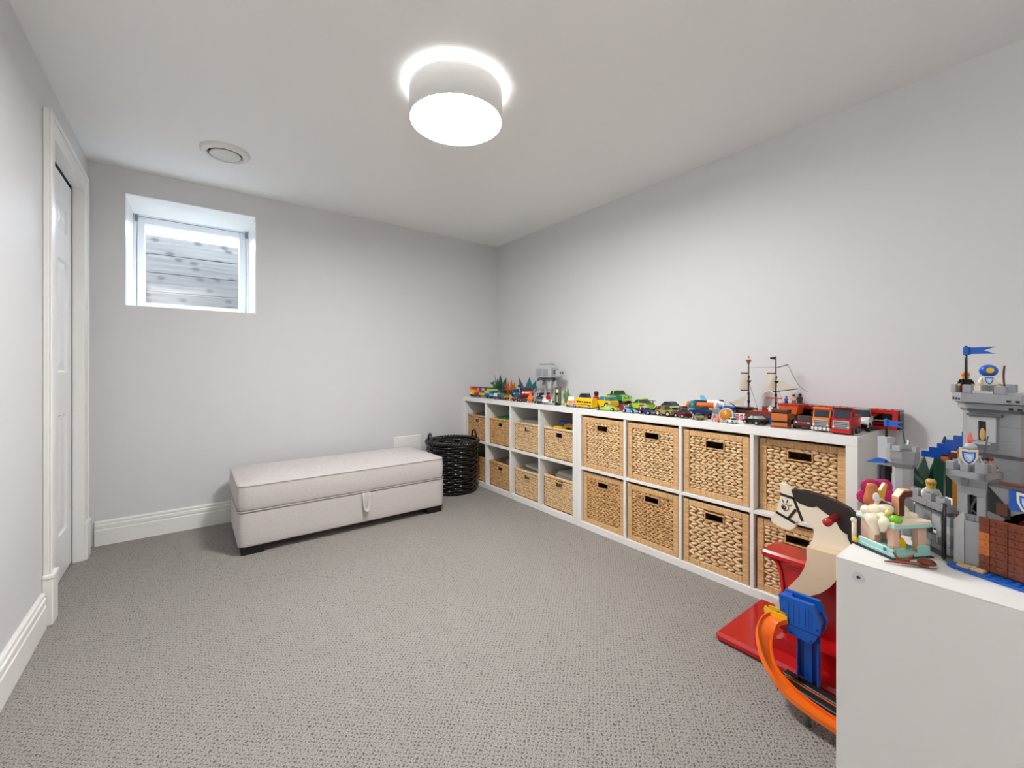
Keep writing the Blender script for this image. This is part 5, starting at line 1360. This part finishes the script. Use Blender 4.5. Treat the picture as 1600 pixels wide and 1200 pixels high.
def strap(a, b_, w=.0032, d=-.2816):
    A = Vector((0, *a)); B = Vector((0, *b_)); n = (B - A).normalized(); s = Vector((0, -n.z, n.y)) * w / 2
    return MB().prism([((A + s).y, (A + s).z), ((B + s).y, (B + s).z), ((B - s).y, (B - s).z), ((A - s).y, (A - s).z)], d, -.2799, 'x')
for a, b_ in (((-1.3085, .565), (-1.352, .559)), ((-1.293, .495), (-1.357, .471)), ((-1.349, .564), (-1.379, .484)), ((-1.358, .521), (-1.333, .480))): part('bridle_strap', strap(a, b_, .0085), INK, hp)
ey = part('eye', MB().lathe([(.0125, 0), (.0125, .0008), (.0105, .0008), (.0105, 0)], 20, closed=True, M=Matrix.Translation((-.2802, -1.3235, .520)) @ Matrix.Rotation(-PI / 2, 4, 'Y')), INK, hp)
part('iris', MB().cyl((-.2801, -1.3205, .518), (-.2810, -1.3205, .518), .0072, n=16), INK, ey)
part('glint', MB().cyl((-.2810, -1.3215, .5195), (-.2814, -1.3215, .5195), .0022, n=10), HW, ey)
for a, b_ in (((-1.319, .535), (-1.314, .547)), ((-1.328, .537), (-1.332, .549)), ((-1.335, .529), (-1.345, .533))): part('lash', strap(a, b_, .0028), INK, hp)
part('handle_peg', MB().lathe([(.0005, -.088), (.0105, -.086), (.0135, -.080), (.0135, -.066), (.0115, -.062), (.0115, .05), (.0005, .05)], 14, M=Matrix.Translation((-.29, -1.478, .528)) @ Matrix.Rotation(PI / 2, 4, 'Y')), RED, hp)
chest = [(-1.405, .413), (-1.489, .414), (-1.571, .416), (-1.571, .393), (-1.510, .370), (-1.495, .346), (-1.485, .322), (-1.471, .299), (-1.446, .27), (-1.413, .246), (-1.386, .233), (-1.365, .215), (-1.337, .182), (-1.311, .136), (-1.295, .100), (-1.278, .100), (-1.290, .130), (-1.319, .192), (-1.344, .243), (-1.383, .302), (-1.398, .336), (-1.406, .37)]
part('front_leg_panel', MB().prism(chest, -.325, -.281, 'x'), HW2, rh)
part('leg_bolt', MB().cyl((-.325, -1.300, .128), (-.331, -1.300, .128), .009, n=14), RED, rh)
part('leg_strut', MB().cyl((-.303, -1.2865, .108), (-.303, -1.275, .032), .008, n=8), RED, rh)

# ================================================================ track tower and orange track
BL = mat('track_blue_plastic', (14, 92, 190), .3, var=.03, scale=10); BLD = mat('track_dark_blue', (14, 50, 140), .3, var=.03)
OR = mat('track_orange_plastic', (244, 112, 24), .3, var=.03, scale=10); YE = mat('track_yellow_plastic', (248, 196, 40), .3); BK = mat('track_black_plastic', (30, 30, 32), .4, var=.1); 
tw = thing('track_set', 'toy car track set with blue tower and curved orange track', 'toy track', (0, 0, 0))
hd_ = [(-1.376, .289), (-1.473, .291), (-1.493, .239), (-1.489, .207), (-1.470, .170), (-1.403, .172), (-1.396, .233), (-1.381, .236)]
h1 = part('head_shell', MB().prism(hd_, -.478, -.462, 'x'), BL, tw)
part('head_shell_back', MB().prism([(a - .002, b_) for a, b_ in hd_], -.432, -.418, 'x'), BL, h1)
part('head_floor', MB().box(-.462, -.432, -1.468, -1.405, .174, .268), BL, h1)
part('head_front_cap', MB().box(-.462, -.432, -1.404, -1.379, .238, .286), BL, h1)
part('head_rear_cap', MB().prism([(-1.469, .172), (-1.488, .208), (-1.491, .238), (-1.481, .262), (-1.469, .262)], -.462, -.432, 'x'), BLD, h1)
part('panel_line', MB().box(-.4793, -.478, -1.488, -1.402, .2035, .2055), BLD, h1)
for y in (-1.405, -1.420, -1.435, -1.452, -1.462, -1.470): part('panel_groove', MB().box(-.4788, -.478, y - .0006, y + .0006, .212, .275), BLD, h1)
for (y, z) in ((-1.386, .281), (-1.389, .243), (-1.412, .180), (-1.468, .180), (-1.484, .222)): part('screw', MB().cyl((-.478, y, z), (-.4798, y, z), .0032, n=10), BLD, h1)
part('column', MB().box(-.452, -.444, -1.483, -1.424, .038, .20), BLD, tw)
for a, b_ in ((-1.4245, -1.4275), (-1.4795, -1.4835)): part('column_rail', MB().box(-.466, -.4435, a, b_, .038, .172), BL, tw)
part('column_spine', MB().box(-.458, -.4525, -1.464, -1.442, .038, .172), BL, tw)
bs = link('track_base', None, tw, (-.480, -1.385, 0), (0, 0, math.radians(8.5 - 90 - 17)))
part('base_rail', MB().box(0, .27, -.034, -.004, .001, .036, b=.003), BK, bs); part('base_rail', MB().box(0, .27, .004, .034, .001, .038, b=.003), BK, bs)
part('base_channel', MB().box(0, .27, -.004, .004, .001, .026), BK, bs); part('orange_seam', MB().box(.012, .27, -.0052, -.0030, .026, .0375), OR, bs)
for i in range(12): part('tread_rib', MB().box(.008 + i * .022, .017 + i * .022, -.039, -.0345, .001, .030), BK, bs)
part('base_hook', MB().box(-.022, .002, -.012, .012, .010, .030, b=.004), BK, bs)

def track():
    t = link('orange_track', None, tw)
    ctrl = [(-.445, -1.412, .216), (-.472, -1.388, .211), (-.5, -1.363, .201), (-.53, -1.355, .177), (-.555, -1.362, .149), (-.58, -1.385, .111), (-.595, -1.421, .084), (-.605, -1.464, .065), (-.61, -1.522, .054), (-.61, -1.574, .048), (-.605, -1.66, .040), (-.60, -1.75, .034)]
    C = [Vector(c) for c in ctrl]; pts = []
    for i in range(1, len(C) - 2):
        for k in range(6):
            u = k / 6; a, b_, c, d = C[i - 1], C[i], C[i + 1], C[i + 2]
            pts.append(.5 * ((2 * b_) + (c - a) * u + (2 * a - 5 * b_ + 4 * c - d) * u * u + (3 * b_ - a - 3 * c + d) * u ** 3))
    pts.append(C[-2])
    def ribbon(sect):
        q = MB(); vs = []; n = len(sect); m_ = len(pts)
        for i, p in enumerate(pts):
            d = (pts[min(i + 1, m_ - 1)] - pts[max(i - 1, 0)]).normalized()
            side = d.cross(Vector((0, 0, 1))).normalized()
            bank = .55 * math.sin(PI * min(1, i / (m_ * .62)))
            up = side.cross(d).normalized()
            s2 = side * math.cos(bank) - up * math.sin(bank) * -1; u2 = s2.cross(d).normalized()
            for (a, b_) in sect: vs.append(tuple(p + s2 * a + u2 * b_))
        fs = [(i * n + k, i * n + (k + 1) % n, (i + 1) * n + (k + 1) % n, (i + 1) * n + k) for i in range(m_ - 1) for k in range(n)]
        fs += [tuple(range(n - 1, -1, -1)), tuple((m_ - 1) * n + k for k in range(n))]
        return q.add(vs, fs, False)
    w = .0205
    part('track_bed', ribbon([(-w, 0), (w, 0), (w, -.003), (-w, -.003)]), OR, t)
    for s in (-1, 1): part('side_wall', ribbon([(s * w, -.004), (s * w, .010), (s * (w + .003), .010), (s * (w + .003), -.004)]), OR, t)
    part('connector', MB().prism([(-1.332, .222), (-1.336, .234), (-1.352, .224), (-1.402, .226), (-1.404, .204), (-1.352, .194), (-1.336, .206)], -.482, -.476, 'x'), YE, t)
    part('connector_back', MB().prism([(-1.335, .224), (-1.402, .228), (-1.404, .206), (-1.338, .204)], -.452, -.447, 'x'), YE, t)
    part('support_post', MB().cyl((-.6, -1.50, 0), (-.605, -1.50, .055), .007, n=10), mat('post_grey', (96, 96, 94), .5), t)
    part('support_post', MB().cyl((-.60, -1.66, 0), (-.60, -1.66, .038), .007, n=10), mat('post_grey', (96, 96, 94), .5), t)
track()
